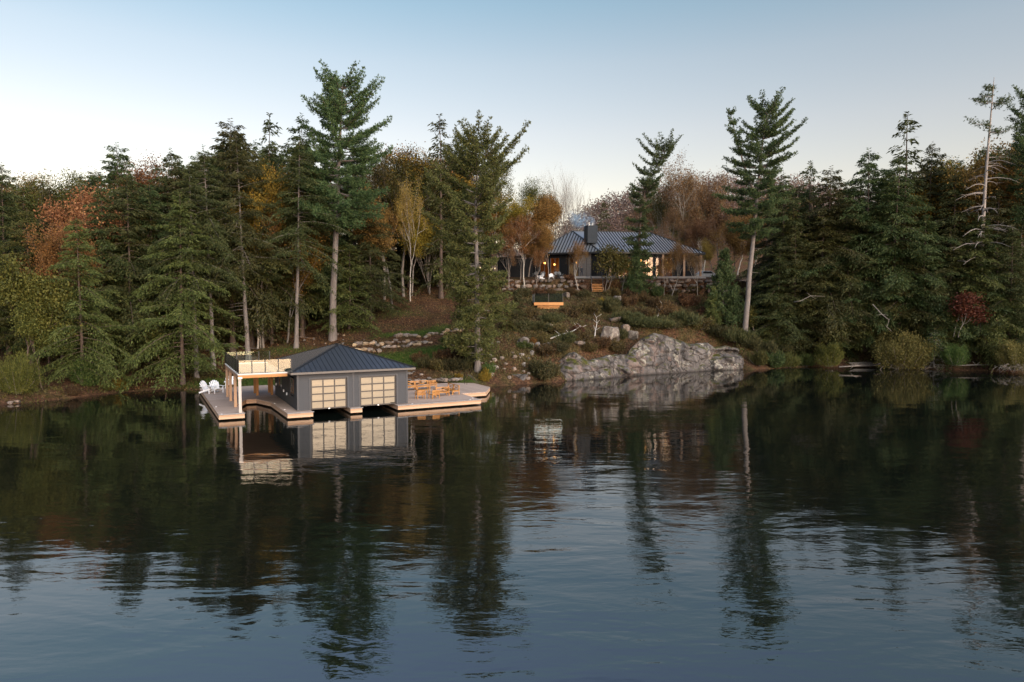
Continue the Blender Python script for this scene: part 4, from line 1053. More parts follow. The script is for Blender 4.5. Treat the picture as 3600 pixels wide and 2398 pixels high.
def white_pine(seed, h, prof, base=.4, lean_top=(0, 0), trunk_r=None, dens=1., up_top=1.0, curve=None, fork=None, dead=6, step=1., thick=1.):
    """prof: (height fraction, reach to -x, reach to +x) ; the limbs carry flat plates of needles, upswept towards the top"""
    rng = np.random.default_rng(seed)
    tz = np.linspace(0, 1, 16)
    cx = np.interp(tz, [c[0] for c in curve], [c[1] for c in curve]) if curve else np.zeros(16)
    tp = np.stack([cx + np.cumsum(rng.normal(0, .03, 16)), np.cumsum(rng.normal(0, .03, 16)), tz * h], 1)
    r0 = trunk_r or .0125 * h
    tr = r0 * (1 - tz) ** .7 + .02; tr[0] *= 1.3
    wood = [(tp, tr)]; P, D, Ls = [], [], []
    pf = np.array(prof)
    stems = [(tp, base, 1.0)]
    if fork:
        fz, fx, fh = fork; n = 9; q = np.linspace(0, 1, n); o = np.array([np.interp(fz, tz, tp[:, 0]), 0, fz * h])
        fp = o + np.stack([fx * q ** .7, .3 * q, (fh - fz) * h * q], 1); wood.append((fp, np.linspace(r0 * .5, .025, n)))
    def limb(o, az, L, rise, t):
        c, s = math.cos(az), math.sin(az)
        n = max(6, int(L / .17)); ss = np.linspace(0, 1, n); Rr = L * ss
        sag = -.10 * (1 - t); tip = (.10 + .28 * t)
        B = o + np.stack([c * Rr, s * Rr, rise * Rr + sag * Rr * (1 - ss) * 1.5 + tip * L * ss ** 2.4], 1) + np.cumsum(rng.normal(0, .018, (n, 3)), 0)
        wood.append((B[::2] if n > 6 else B, np.linspace(.016 + .013 * L, .008, len(B[::2] if n > 6 else B))))
        side = np.array([-s, c, 0]); fwd = np.array([c, s, 0])
        st = .28 if t < .6 else .22
        for i in range(n):
            if ss[i] < st and L > 1.2: continue
            for sg in (-1, 0, 1):
                lt = 0 if sg == 0 else min(1.5, .42 * L) * (1.08 - ss[i]) * rng.uniform(.5, 1.1)
                m = max(1, int((lt / .17) * dens + 1.4)); f = (np.arange(m) + rng.random(m)) / m
                pp = B[i] + side * (sg * lt * f)[:, None] + fwd * (lt * .6 * f)[:, None] + np.array([0, 0, 1.]) * (lt * (.10 + .25 * t) * f)[:, None] + rng.normal(0, .13, (m, 3)) * np.array([1, 1, (1. + 1.5 * (1 - t)) * thick])
                P.append(pp); D.append(np.tile(side * sg * .45 + fwd * .55 + np.array([0, 0, .75 + .5 * t]), (m, 1))); Ls.append(rng.uniform(.20, .36, m))
                if sg and lt > .5: wood.append((np.array([B[i], B[i] + side * sg * lt * .8 + fwd * lt * .45 + [0, 0, lt * .12]]), [.014, .005]))
    z = base * h; az = rng.uniform(0, 6.28)
    while z < h * .985:
        t = z / h; m = rng.integers(3, 6) + int(step > 1.3); az += rng.uniform(.4, 1.2)
        for k in range(m):
            a = az + 6.283 * k / m + rng.normal(0, .25)
            lo, hi = np.interp(t, pf[:, 0], pf[:, 1]), np.interp(t, pf[:, 0], pf[:, 2])
            ca = math.cos(a); reach = (lo if ca < 0 else hi) * abs(ca) + .5 * (lo + hi) * (1 - abs(ca))
            L = reach * rng.uniform(.6, 1.15)
            if L < .25: L = .25
            tt = (t - base) / (1 - base)
            rise = (-.12 + .10 * rng.normal() * .5) + max(0, tt - .35) * 1.15 * up_top
            o = np.array([np.interp(t, tz, tp[:, 0]), np.interp(t, tz, tp[:, 1]), z + rng.normal(0, .1)])
            limb(o, a, L / math.hypot(1, rise), rise, tt)
        z += step * rng.uniform(.6, 1.05) * (.72 + .3 * (z / h)) * (h / 30) ** .4 / dens ** .3
    if fork:
        for i in range(3, n):
            for k in range(4):
                a = rng.uniform(0, 6.28); q_ = i / (n - 1)
                limb(fp[i], a, (2.6 * (1 - q_) + .7) * rng.uniform(.6, 1.1), .1 + .7 * q_, .4 + .5 * q_)
    # leader shoots
    for q in range(14):
        a = rng.uniform(0, 6.28); o = tp[-1] - np.array([0, 0, rng.uniform(.1, 1.2)])
        P.append(o[None] + rng.normal(0, .08, (1, 3))); D.append(np.array([[math.cos(a) * .5, math.sin(a) * .5, 1.]])); Ls.append(np.array([.35]))
    for q in range(dead):
        a = rng.uniform(0, 6.28); zz = rng.uniform(base * .45, base * 1.02) * h; L = rng.uniform(.5, 1.6); o = np.array([np.interp(zz / h, tz, tp[:, 0]), 0, zz])
        wood.append((np.array([o, o + np.array([math.cos(a), math.sin(a), -.1]) * L]), [.03, .008]))
    P, D, Ls = np.concatenate(P), np.concatenate(D), np.concatenate(Ls)
    return tubes_np(wood, 8), tufts(P, D, Ls, np.full(len(P), .040), rng, 6, .62)

def broadleaf(seed, h=14., spread=.42, bole=.3, levels=4, leaves=9000, leaf=.17, droop=.0, kids=3, trunk_r=None, clump=.42, multi=1, up=.25, lowleaf=.25, flat=.35):
    rng = np.random.default_rng(seed); wood = []; tips = []
    def grow(p, d, L, r, lv):
        n = 5; pts = [p]; dd = d.copy()
        for i in range(n - 1):
            dd = unit(dd + rng.normal(0, .11, 3) + np.array([0, 0, up * .10])); p = p + dd * L / (n - 1); pts.append(p)
        pts = np.array(pts); r1 = r * (.62 if lv else .25)
        wood.append((pts, np.linspace(r, r1, n)))
        if lv <= 1: tips.append((pts, L, lv))
        if lv == 0: return
        m = kids + (rng.random() < .5)
        for k in range(m):
            a = rng.uniform(.35, .85) * (1.1 if k else .55); ax = unit(np.cross(dd, rng.normal(0, 1, 3)))
            nd = unit(dd * math.cos(a) + ax * math.sin(a) + np.array([0, 0, up * .5 - droop]))
            s = pts[-1] if k < 2 else pts[rng.integers(2, 5)]
            grow(s, nd, L * rng.uniform(.58, .86), r1 * rng.uniform(.6, .9), lv - 1)
    r0 = trunk_r or .011 * h
    for q in range(multi):
        d0 = unit(np.array([rng.normal(0, .09 + .12 * (multi > 1)), rng.normal(0, .09 + .12 * (multi > 1)), 1.]))
        grow(np.array([rng.normal(0, .12) * (multi > 1), rng.normal(0, .12) * (multi > 1), 0.]), d0, h * bole, r0 / multi ** .5, levels)
    top = max(p[0][:, 2].max() for p in tips); sc = h / top
    hw = np.percentile([np.hypot(p[0][:, 0], p[0][:, 1]).max() for p in tips], 90); sx = spread * h / max(hw, .1)
    S3 = np.array([sx, sx, sc]); S3[:2] = np.clip(S3[:2], .4, 2.5)
    wood = [(p * S3, r) for p, r in wood]; tips = [(p * S3, L, lv) for p, L, lv in tips]
    T = tubes_np(wood, 6)
    if leaves == 0: return T, None
    per = max(1, leaves // len(tips)); P = []
    for p, L, lv in tips:
        m = rng.poisson(per)
        if rng.random() < .12: continue
        f = rng.random(m); i = np.minimum((f * 4).astype(int), 3); fr = f * 4 - i
        q = p[i] * (1 - fr)[:, None] + p[i + 1] * fr[:, None]
        P.append(q + rng.normal(0, clump, (m, 3)) * np.array([1, 1, .7]))
    P = np.concatenate(P); n = len(P)
    D = rng.normal(0, 1, (n, 3)); D[:, 2] -= .5
    C = kites(P, D, rng.uniform(.7, 1.4, n) * leaf * 1.5, rng.uniform(.7, 1.2, n) * leaf * .55, rng, flat)
    return T, C

def shrub(seed, r=1., h=1., n=2600, leaf=.09, spiky=0., stems=16):
    """ragged bush: many stems, leaf clumps of uneven size, stray sprigs"""
    rng = np.random.default_rng(seed); wood = []; P, D = [], []
    for q in range(stems):
        a = rng.uniform(0, 6.28); rr = r * rng.random() ** .5 * .85; lx, ly = math.cos(a) * rr, math.sin(a) * rr * .9
        lz = h * (1 - .55 * (rr / r) ** 1.5) * rng.uniform(.55, 1.12); lr = r * rng.uniform(.16, .36)
        wood.append((np.array([[lx * .25, ly * .25, 0], [lx * .7, ly * .7, lz * .5], [lx, ly, lz * .95]]), [.022 * h + .008, .014 * h + .004, .004]))
        m = int(n / stems * rng.uniform(.5, 1.5)); f = rng.random(m) ** .6
        ax = np.stack([lx * (.35 + .65 * f), ly * (.35 + .65 * f), lz * f], 1)
        u = unit(rng.normal(0, 1, (m, 3))); pp = ax + u * (lr * rng.random(m) ** .5)[:, None] * np.array([1, 1, .7])
        pp[:, 2] = np.maximum(pp[:, 2], .02 * h + rng.random(m) * .1 * h); P.append(pp); D.append(u + np.array([0, 0, .5 + spiky]) + rng.normal(0, .6, (m, 3)))
    P = np.concatenate(P); D = np.concatenate(D)
    return tubes_np(wood, 5), kites(P, D, rng.uniform(.7, 1.6, len(P)) * leaf * (1.4 + spiky), rng.uniform(.6, 1.2, len(P)) * leaf * (.45 - .2 * min(spiky, 1)), rng, .15)

def snag(seed, h, green=True):
    """dying pine: bare grey trunk and long dead limbs, a ragged living tuft near the top"""
    rng = np.random.default_rng(seed); tz = np.linspace(0, 1, 18)
    tp = np.stack([.03 * h * tz + .12 * np.sin(tz * 7), .1 * np.sin(tz * 5), tz * h], 1); tr = .0095 * h * (1 - tz) ** .8 + .03
    wood = [(tp, tr)]; P, D, Ls = [], [], []
    for q in range(64):
        t = rng.uniform(.34, .99); a = rng.uniform(0, 6.28); L = rng.uniform(1.6, 6.4) * (1.2 - t) + .7
        o = np.array([np.interp(t, tz, tp[:, 0]), np.interp(t, tz, tp[:, 1]), t * h]); c, s = math.cos(a), math.sin(a); n = 7; ss = np.linspace(0, 1, n)
        B = o + np.stack([c * L * ss, s * L * ss, (.22 * ss - .42 * ss ** 2) * L * (1 if t < .8 else -.9)], 1) + np.cumsum(rng.normal(0, .05, (n, 3)), 0)
        wood.append((B, np.linspace(.045 + .008 * L, .012, n)))
        for k in range(5):
            i = rng.integers(2, n - 1); e = unit(np.array([c, s, 0]) + rng.normal(0, .6, 3)) * rng.uniform(.3, 1.1)
            wood.append((np.array([B[i], B[i] + e * .6, B[i] + e + [0, 0, -.08]]), [.014, .009, .004]))
        if .70 < t < .97:
            for i in range(2, n):
                m = 12; P.append(B[i] + rng.normal(0, .25, (m, 3))); D.append(np.tile(np.array([c * .5, s * .5, .9]), (m, 1))); Ls.append(rng.uniform(.22, .34, m))
    P, D, Ls = np.concatenate(P), np.concatenate(D), np.concatenate(Ls)
    return tubes_np(wood, 7), tufts(P, D, Ls, np.full(len(P), .032), rng, 6, .7)

PROTO = {}
def proto(name, pair, h, bark, leafm):
    (tv, tf), cr = pair
    tm_ = np_mesh('trunk', tv, tf, bark, True)
    cm = np_mesh('crown', cr[0], cr[1], leafm) if cr is not None else None
    PROTO[name] = (tm_, cm, h)
for k in range(4): proto(f'hemlock{k}', hemlock(10 + k, 20., (.10, .16, .22, .30)[k], (6.2, 5.4, 6.4, 5.6)[k], 1.2, dead=(2, 8, 5, 14)[k]), 20., M['bark_dark'], M['hemlock'])
proto('hemlock_low', hemlock(31, 12., .06, 4.8, 1.2, dead=2), 12., M['bark_dark'], M['hemlock_olive'])
proto('hemlock_tall', hemlock(37, 26., .40, 6.4, 1.25, dead=16), 26., M['bark_pine'], M['hemlock'])
proto('spire', hemlock(44, 14., .10, 2.2, .8, dead=3), 14., M['bark_dark'], M['hemlock'])
proto('young_pine', white_pine(61, 9., [(0, 2.2, 2.2), (.15, 2.6, 2.6), (.5, 1.9, 1.9), (.8, 1.0, 1.0), (1, .25, .25)], .08, dens=1.25, up_top=.6, dead=3), 9., M['bark_grey'], M['pine_light'])
proto('wood_pine', white_pine(62, 24., [(0, 3, 3), (.4, 3.6, 3.6), (.7, 3.0, 3.0), (.9, 1.6, 1.6), (1, .4, .4)], .38, dens=.9), 24., M['bark_pine'], M['pine'])
proto('maple0', broadleaf(71, 14., .30, .30, 4, 22000, .105), 14., M['bark_grey'], M['maple_gold'])
proto('maple1', broadleaf(72, 14., .34, .26, 4, 22000, .105), 14., M['bark_grey'], M['maple_gold'])
proto('maple_dense', broadleaf(73, 12., .34, .22, 4, 34000, .105, clump=.40), 12., M['bark_grey'], M['maple_red'])
proto('oak_sparse', broadleaf(74, 16., .34, .30, 5, 17000, .10, clump=.33), 16., M['bark_grey'], M['oak_olive'])
proto('bare0', broadleaf(75, 15., .26, .26, 5, 0, up=.7), 15., M['bark_grey'], None)
proto('bare1', broadleaf(76, 14., .20, .26, 5, 0, multi=3, up=.8), 14., M['bark_grey'], None)
proto('rust0', broadleaf(77, 16., .30, .32, 5, 12000, .10, clump=.36, up=.5), 16., M['bark_pale'], M['oak_rust'])
proto('sapling0', broadleaf(78, 5., .34, .20, 3, 3800, .12, clump=.32), 5., M['bark_grey'], M['yellow_green'])
proto('sapling1', broadleaf(79, 5., .36, .22, 3, 3400, .12, clump=.36, multi=2), 5., M['bark_grey'], M['yellow_green'])
proto('cedar', hemlock(81, 7., .05, 1.9, 1.7, dead=0), 7., M['bark_rust'], M['juniper'])
for k in range(3): proto(f'shrub{k}', shrub(90 + k, 1., .8, 3600, .07), .9, M['bark_grey'], M['heath'])
for k in range(2): proto(f'juniper{k}', shrub(95 + k, 1.1, .7, 4200, .065, 1.2), .9, M['bark_grey'], M['juniper'])
def dead_conifer(seed, h=5.):
    rng = np.random.default_rng(seed); wood = [(np.array([[0, 0, 0], [.05, 0, h * .5], [0, 0, h]]), [.09, .05, .012])]
    for q in range(120):
        t = rng.uniform(.03, .97) ** 1.1; a = rng.uniform(0, 6.28); L = (1 - t) * 2.3 * rng.uniform(.5, 1.1) + .12; e = np.array([math.cos(a), math.sin(a), 0]); o = np.array([0, 0, t * h])
        B = [o, o + e * L * .5 + [0, 0, .02 * L], o + e * L + [0, 0, -.22 * L]]; wood.append((np.array(B), [.022, .014, .006]))
        for k in range(5):
            f = rng.uniform(.3, 1); p = o + e * L * f + [0, 0, -.2 * L * f * f]; d = unit(e * .6 + rng.normal(0, .5, 3) + [0, 0, -.2]) * rng.uniform(.15, .5); wood.append((np.array([p, p + d]), [.010, .004]))
    return tubes_np(wood, 4), None
proto('dead_spruce', dead_conifer(99), 5., M['dead_white'], None)
proto('big_bush0', shrub(101, 4., 3.6, 26000, .10, 0., 34), 4., M['bark_grey'], M['shore_bush'])
proto('big_bush1', shrub(102, 3.2, 3.2, 18000, .10, 0., 28), 3.5, M['bark_grey'], M['shore_bush'])
proto('leafy0', broadleaf(103, 9., .30, .18, 4, 15000, .13, clump=.42, up=.3), 9., M['bark_grey'], M['yellow_green'])

def tree(kind, name, x, y, h, label, cat='tree', group=None, wf=1., rz=None, lean=0., leaf=None, bark=None, sink=.25, z=None, leany=0.):
    tm_, cm, ph = PROTO[kind]
    e = empty(name, (x, y, (zg(x, y) if z is None else z) - sink))
    rz = random.uniform(0, 6.28) if rz is None else rz
    e.rotation_euler = (Matrix.Rotation(lean, 3, 'Y') @ Matrix.Rotation(leany, 3, 'X') @ Matrix.Rotation(rz, 3, 'Z')).to_euler()
    s = h / ph; e.scale = (s * wf, s * wf, s)
    tag(e, label, cat, group)
    a = link('trunk', tm_, e)
    if bark: a.material_slots[0].link = 'OBJECT'; a.material_slots[0].material = bark
    if cm:
        c = link('crown', cm, e)
        if leaf: c.material_slots[0].link = 'OBJECT'; c.material_slots[0].material = leaf
    return e
def vt(kind, name, vx, vy, Y, label, base_vx=None, **k):
    """tree whose tip was measured in the photograph, standing about Y metres out but always on dry land"""
    for _ in range(3):
        p = atv(vx, vy, Y); bx = p[0] if base_vx is None else atv(base_vx, vy, Y)[0]
        Y = max(Y, float(yshore(bx)) + (4.2 if bx > 34 else 1.3))
    p = atv(vx, vy, Y); bx = p[0] if base_vx is None else atv(base_vx, vy, Y)[0]
    z0 = zg(bx, Y) - .25
    L = p[2] - z0; k.setdefault('lean', math.atan2(p[0] - bx, L) if base_vx is not None else 0.)
    return tree(kind, name, bx, Y, math.hypot(L, p[0] - bx), label, **k)

# ================================================================== THE WOOD, TREE BY TREE
random.seed(11)
H_ = M['hemlock']; HO = M['hemlock_olive']
def pdim(Y): return Y / FPX * KV           # metres per overview pixel at depth Y
# ---- the four big white pines, each grown to its own outline (reach in metres left and right of the stem)
def pine(name, seed, top, base, Y, prof_v, label, basef, mat, bark=M['bark_pine'], **k):
    m = pdim(Y); p = atv(*top, Y); bx = atv(base[0], base[1], Y)[0]; z0 = zg(bx, Y) - .3; h = (p[2] - z0) * .968
    prof = []
    for vy, l, r in prof_v:
        f = (atv(0, vy, Y)[2] - z0) / h; prof.append((f, l * m, r * m))
    prof = sorted(prof)
    cx = k.pop('curve_v', None)
    cur = [((atv(0, vy, Y)[2] - z0) / h, (vx - base[0]) * m) for vx, vy in cx] if cx else [(0, 0), (1, (top[0] - base[0]) * m)]
    fk = k.pop('fork_v', None)
    if fk: fk = ((atv(0, fk[0], Y)[2] - z0) / h, fk[1] * m, (atv(0, fk[2], Y)[2] - z0) / h)
    bf = (atv(0, basef, Y)[2] - z0) / h
    (tv, tf), cr = white_pine(seed, h, prof, bf, curve=sorted(cur), fork=fk, **k)
    e = empty(name, (bx, Y, z0)); tag(e, label, 'tree', 'tall white pines')
    link('trunk', np_mesh('trunk', tv, tf, bark, True), e); link('crown', np_mesh('crown', cr[0], cr[1], mat), e)
    return e
pine('white_pine', 201, (797, 157), (763, 800), 88., [(157, 8, 8), (200, 60, 60), (260, 85, 95), (300, 100, 115), (350, 105, 110), (400, 110, 100), (440, 100, 120), (490, 95, 95), (520, 50, 60)],
     'tallest white pine with bare grey trunk rising behind the boathouse', 512, M['pine'], dens=1.6, step=1.35, thick=.85, curve_v=[(763, 800), (772, 600), (778, 500), (785, 350), (797, 157)], trunk_r=.46)
pine('white_pine', 202, (1095, 297), (1097, 868), 77.5, [(297, 35, 40), (340, 60, 80), (400, 90, 125), (450, 105, 100), (500, 125, 95), (560, 125, 90), (640, 105, 75), (700, 65, 90), (760, 75, 60), (800, 65, 65), (830, 20, 20)],
     'bushy white pine on the bank right of the boathouse with needles almost to the ground', 812, M['pine_light'], dens=1.5, step=1.9, thick=.8, curve_v=[(1097, 868), (1098, 700), (1092, 500), (1098, 400), (1095, 297)], trunk_r=.34)
pine('white_pine', 203, (1762, 222), (1712, 780), 100., [(222, 20, 25), (260, 60, 60), (300, 45, 80), (350, 55, 95), (400, 95, 70), (440, 100, 80), (480, 80, 75), (520, 70, 70), (545, 30, 50)],
     'tall white pine with twin leading stems right of the house', 540, M['pine'], dens=1.4, step=1.7, thick=.6, curve_v=[(1712, 780), (1722, 600), (1735, 440), (1745, 330), (1762, 222)], fork_v=(450, -62, 262), trunk_r=.42)
pine('white_pine', 204, (1538, 327), (1466, 690), 111., [(327, 12, 30), (350, 55, 50), (400, 50, 35), (440, 40, 60), (470, 35, 25), (500, 30, 25), (540, 55, 35), (600, 30, 30), (650, 35, 40)],
     'slender windswept white pine leaning right in front of the house roof', 655, M['pine'], dens=1.0, step=1.9, thick=.55, curve_v=[(1466, 690), (1466, 560), (1472, 470), (1490, 410), (1538, 327)], trunk_r=.26, bark=M['bark_dark'])
pine('white_pine', 205, (2350, 208), (2362, 800), 97., [(208, 30, 30), (260, 60, 50), (330, 70, 60), (400, 60, 60), (500, 40, 40)],
     'white pine cut off by the right-hand picture edge beside the dead snag', 520, M['pine'], dens=.9)
# ---- the dying snag
Y = 97.; p = atv(2283, 178, Y); bx = atv(2248, 640, Y)[0]; z0 = zg(bx, Y) - .3; h = p[2] - z0
(tv, tf), cr = snag(301, h); e = empty('dead_snag', (bx, Y, z0)); tag(e, 'dying bare-limbed snag standing out above the right-hand hemlocks', 'tree')
e.rotation_euler = (0, math.atan2(p[0] - bx - .03 * h, h), 0)
link('trunk', np_mesh('trunk', tv, tf, M['bark_snag'], True), e); link('crown', np_mesh('crown', cr[0], cr[1], M['pine']), e)

# ---- left-hand wood: trees one can point to
vt('hemlock0', 'hemlock_tree', 262, 330, 84, 'pointed dark hemlock whose spire tops the left-hand skyline', wf=1.05)
vt('hemlock1', 'hemlock_tree', 5, 378, 78, 'dark hemlock at the left-hand picture edge', wf=1.1)
vt('hemlock2', 'hemlock_tree', 392, 345, 90, 'hemlock with thin pointed tip between the spire and the big hemlock group')
vt('hemlock0', 'hemlock_tree', 522, 275, 86, 'broad tall hemlock left of the tallest pine, highest of the left-hand wood', wf=1.15)
vt('hemlock3', 'hemlock_tree', 555, 297, 90, 'hemlock close behind the highest left-hand hemlock')
vt('spire', 'hemlock_tree', 620, 266, 96, 'thin-tipped hemlock catching orange light on its crown', wf=.9)
vt('hemlock1', 'hemlock_tree', 690, 266, 95, 'hemlock with ragged top touching the tallest pine')
vt('hemlock0', 'hemlock_tree', 408, 445, 74, 'light olive hemlock in front of the left-hand wood, branched low', wf=1.1, leaf=HO)
vt('hemlock2', 'hemlock_tree', 290, 400, 77, 'hemlock with stout straight trunk at the left-hand bank', base_vx=291, wf=1.1)
vt('hemlock0', 'hemlock_tree', 178, 500, 69, 'hemlock with drooping boughs reaching almost to the left-hand water', wf=1.05, leaf=HO)
vt('hemlock_tall', 'hemlock_tree', 437, 380, 76, 'hemlock with bare pale trunk just left of the dock', base_vx=441)
vt('hemlock_tall', 'hemlock_tree', 470, 340, 79, 'hemlock with long bare trunk behind the white dock chairs', base_vx=479)
vt('hemlock_tall', 'hemlock_tree', 545, 310, 81, 'hemlock pole with bare trunk behind the sun deck', base_vx=560)
vt('hemlock_tall', 'hemlock_tree', 688, 320, 85, 'hemlock with pale bare trunk between sun deck and boathouse roof', base_vx=673)
vt('hemlock2', 'hemlock_tree', 617, 400, 88, 'dark hemlock trunk behind the leaning birch', base_vx=618, wf=.9)
vt('hemlock_low', 'hemlock_tree', 800, 560, 93, 'low feathery hemlock behind the tallest pine trunk', wf=1.35, leaf=HO)
vt('hemlock0', 'hemlock_tree', 850, 430, 97, 'dark feathery hemlock right of the tallest pine trunk', wf=1.2)
vt('hemlock1', 'hemlock_tree', 745, 420, 100, 'shaded hemlock behind the tallest pine')
vt('hemlock3', 'hemlock_tree', 120, 430, 84, 'hemlock behind the red maple at the left-hand edge')
vt('hemlock2', 'hemlock_tree', 60, 480, 74, 'hemlock below the red maple near the left-hand edge', leaf=HO)
vt('hemlock0', 'hemlock_tree', 345, 420, 80, 'hemlock filling the wood left of the light olive hemlock')
vt('hemlock3', 'hemlock_tree', 225, 430, 76, 'hemlock right of the red maple, dark and dense')
vt('maple_dense', 'maple_tree', 112, 418, 77, 'red-orange maple glowing in the left-hand wood', wf=.95, leaf=M['maple_red'])
vt('maple1', 'maple_tree', 160, 500, 75, 'small orange maple below the red one in the left-hand wood', leaf=M['oak_orange'], wf=.7)
vt('oak_sparse', 'oak_tree', 85, 392, 92, 'rusty oak topping the left-hand skyline', leaf=M['oak_rust'])
vt('oak_sparse', 'oak_tree', 180, 385, 92, 'open-crowned olive oak on the left-hand skyline')
vt('oak_sparse', 'oak_tree', 330, 352, 97, 'thin-leaved oak with orange leaves on the left-hand skyline', leaf=M['oak_orange'])
vt('maple0', 'maple_tree', 598, 375, 86, 'golden maple between the hemlock poles behind the sun deck', wf=.62)
vt('maple1', 'maple_tree', 655, 500, 87, 'low golden maple spray beside the pale bare trunk', wf=.8)
vt('maple0', 'maple_tree', 690, 395, 96, 'golden-brown maple left of the tallest pine', leaf=M['oak_orange'], wf=.8)
vt('leafy0', 'young_tree', 48, 585, 65., 'yellow-green leafy tree at the water on the left-hand edge', bark=M['bark_dark'], wf=.8, leaf=M['yellow_green'])
vt('leafy0', 'young_tree', 90, 690, 65.5, 'low yellow-green tree beside the left-hand edge tree', bark=M['bark_dark'], wf=.85, leaf=M['yellow_green'])
vt('sapling0', 'young_tree', 362, 725, 71.5, 'bright green small tree with slim trunk at the left-hand bank', base_vx=378, wf=.95, leaf=M['fresh_green'], bark=M['bark_rust'])
# leaning birches behind the sun deck
vt('rust0', 'birch_tree', 640, 430, 86, 'pale birch leaning right behind the sun deck', base_vx=585, leaf=M['maple_gold'], bark=M['bark_pale'], wf=.6)
vt('bare0', 'birch_tree', 588, 440, 87, 'thin upright pale birch behind the leaning one', base_vx=592, bark=M['bark_pale'], wf=.5)
vt('oak_sparse', 'oak_tree', 880, 350, 106, 'olive-gold oak between tallest pine and the middle oaks', leaf=M['oak_olive'], wf=.8)
vt('oak_sparse', 'oak_tree', 925, 330, 108, 'round-topped olive oak right of the tallest pine')
vt('oak_sparse', 'oak_tree', 985, 350, 110, 'olive oak with broken crown left of the bushy pine')
vt('maple1', 'maple_tree', 900, 430, 101, 'orange maple behind the tall thin trunk', leaf=M['oak_orange'])
vt('maple0', 'maple_tree', 945, 470, 107, 'golden-orange maple left of the bushy pine', leaf=M['maple_gold'])
vt('maple1', 'maple_tree', 985, 500, 110, 'olive-gold maple on the edge of the lawn wood', leaf=M['oak_olive'])
vt('rust0', 'slim_tree', 918, 400, 104, 'tall thin bare trunk standing alone at the top of the lawn', base_vx=941, bark=M['bark_pale'], leaf=M['oak_orange'], wf=.5)
vt('bare1', 'slim_tree', 955, 480, 108, 'slim twin-stemmed bare tree beside the tall thin trunk', base_vx=988, wf=.6)
vt('spire', 'hemlock_tree', 1010, 266, 106, 'pointed dark spire tree left of the bushy pine top', wf=1.1)
vt('hemlock1', 'hemlock_tree', 1040, 330, 112, 'dark hemlock behind the bushy pine')
vt('oak_sparse', 'oak_tree', 1140, 350, 118, 'dark-leaved oak behind the bushy pine top', wf=.8)
vt('oak_sparse', 'oak_tree', 1215, 405, 128, 'thin-crowned dark oak left of the bare trees', leaf=M['oak_olive'], wf=.8)
vt('maple_dense', 'oak_tree', 1215, 445, 120, 'glowing orange oak left of the smoking chimney', leaf=M['oak_orange'], wf=1.0)
vt('oak_sparse', 'oak_tree', 1190, 490, 113, 'brown-orange oak with forked pale trunk in front of the house', base_vx=1208, leaf=M['oak_orange'], wf=1.0, bark=M['bark_pale'])
vt('maple1', 'oak_tree', 1270, 505, 114, 'brown-gold oak over the lit left-hand house windows', base_vx=1262, leaf=M['oak_orange'], wf=.8)
vt('bare1', 'bare_tree', 1290, 368, 150, 'bare fan-shaped tree standing against the sky left of the chimney', wf=1.3)
vt('bare0', 'bare_tree', 1335, 410, 152, 'bare tree leaning right, next to the bare fan-shaped tree', base_vx=1372, wf=.9)
vt('bare1', 'bare_tree', 1255, 420, 148, 'faint bare tree left of the fan-shaped one', wf=.9)
vt('spire', 'spruce_tree', 1390, 462, 190, 'blue-grey spruce far behind the chimney', wf=1.3)
# right of the chimney: rusty half-bare wood
for k, (vx, vy, Y, kd, lf, lb) in enumerate(((1575, 360, 140, 'rust0', 'oak_rust', 'half-bare rusty tree behind the leaning pine, tallest of its row'), (1620, 380, 138, 'rust0', 'oak_rust', 'rusty tree with pale trunk left of the twin-stemmed pine'), (1510, 420, 146, 'rust0', 'oak_olive', 'half-bare grey tree behind the leaning pine top'),
                                         (1655, 430, 136, 'maple1', 'oak_rust', 'rust-red maple just left of the twin-stemmed pine'), (1545, 470, 136, 'oak_sparse', 'oak_rust', 'brown oak behind the right-hand house roof'), (1605, 500, 134, 'maple0', 'oak_rust', 'red-brown maple at the right-hand end of the roof'),
                                         (1690, 480, 130, 'maple1', 'oak_orange', 'orange maple behind the twin-stemmed pine trunk'), (1760, 440, 132, 'maple0', 'oak_orange', 'orange-brown maple right of the twin-stemmed pine trunk'), (1480, 480, 150, 'bare0', 'oak_rust', 'grey bare tree over the middle of the roof'), (1640, 545, 128, 'maple1', 'oak_orange', 'gold-brown maple beside the parked car'))):
    vt(kd, 'autumn_tree', vx, vy, Y, lb, leaf=M[lf], bark=M['bark_pale'] if kd == 'rust0' else None, wf=.85)
# trees standing in front of the house
vt('sapling1', 'young_tree', 1392, 565, 110.5, 'olive-yellow young tree in front of the house entrance', wf=1.0, leaf=M['yellow_green'])
vt('young_pine', 'young_pine', 1462, 560, 110.8, 'young dark pine in front of the lit right-hand windows', wf=.75, leaf=M['pine'])
vt('rust0', 'oak_tree', 1560, 545, 110.6, 'crooked oak with curved grey trunk before the right-hand windows', base_vx=1545, leaf=M['oak_orange'], wf=.9, bark=M['bark_grey'])
vt('bare0', 'bare_tree', 1500, 560, 112, 'bent bare branch tree leaning left over the roof edge', base_vx=1556, wf=.6)
vt('rust0', 'oak_tree', 1605, 570, 112, 'thin brown-leaved tree at the right-hand corner of the house', leaf=M['oak_rust'], wf=.7)
vt('oak_sparse', 'oak_tree', 1170, 540, 112.2, 'brown oak left of the forked pale trunk, over the dark house wing', leaf=M['oak_rust'], wf=.7)
vt('rust0', 'oak_tree', 1330, 545, 112.4, 'thin brown oak with spreading twigs below the chimney', leaf=M['oak_orange'], wf=.9)
vt('rust0', 'oak_tree', 1235, 560, 111.6, 'slender brown oak before the lit left-hand windows', leaf=M['oak_orange'], wf=.7, bark=M['bark_grey'])
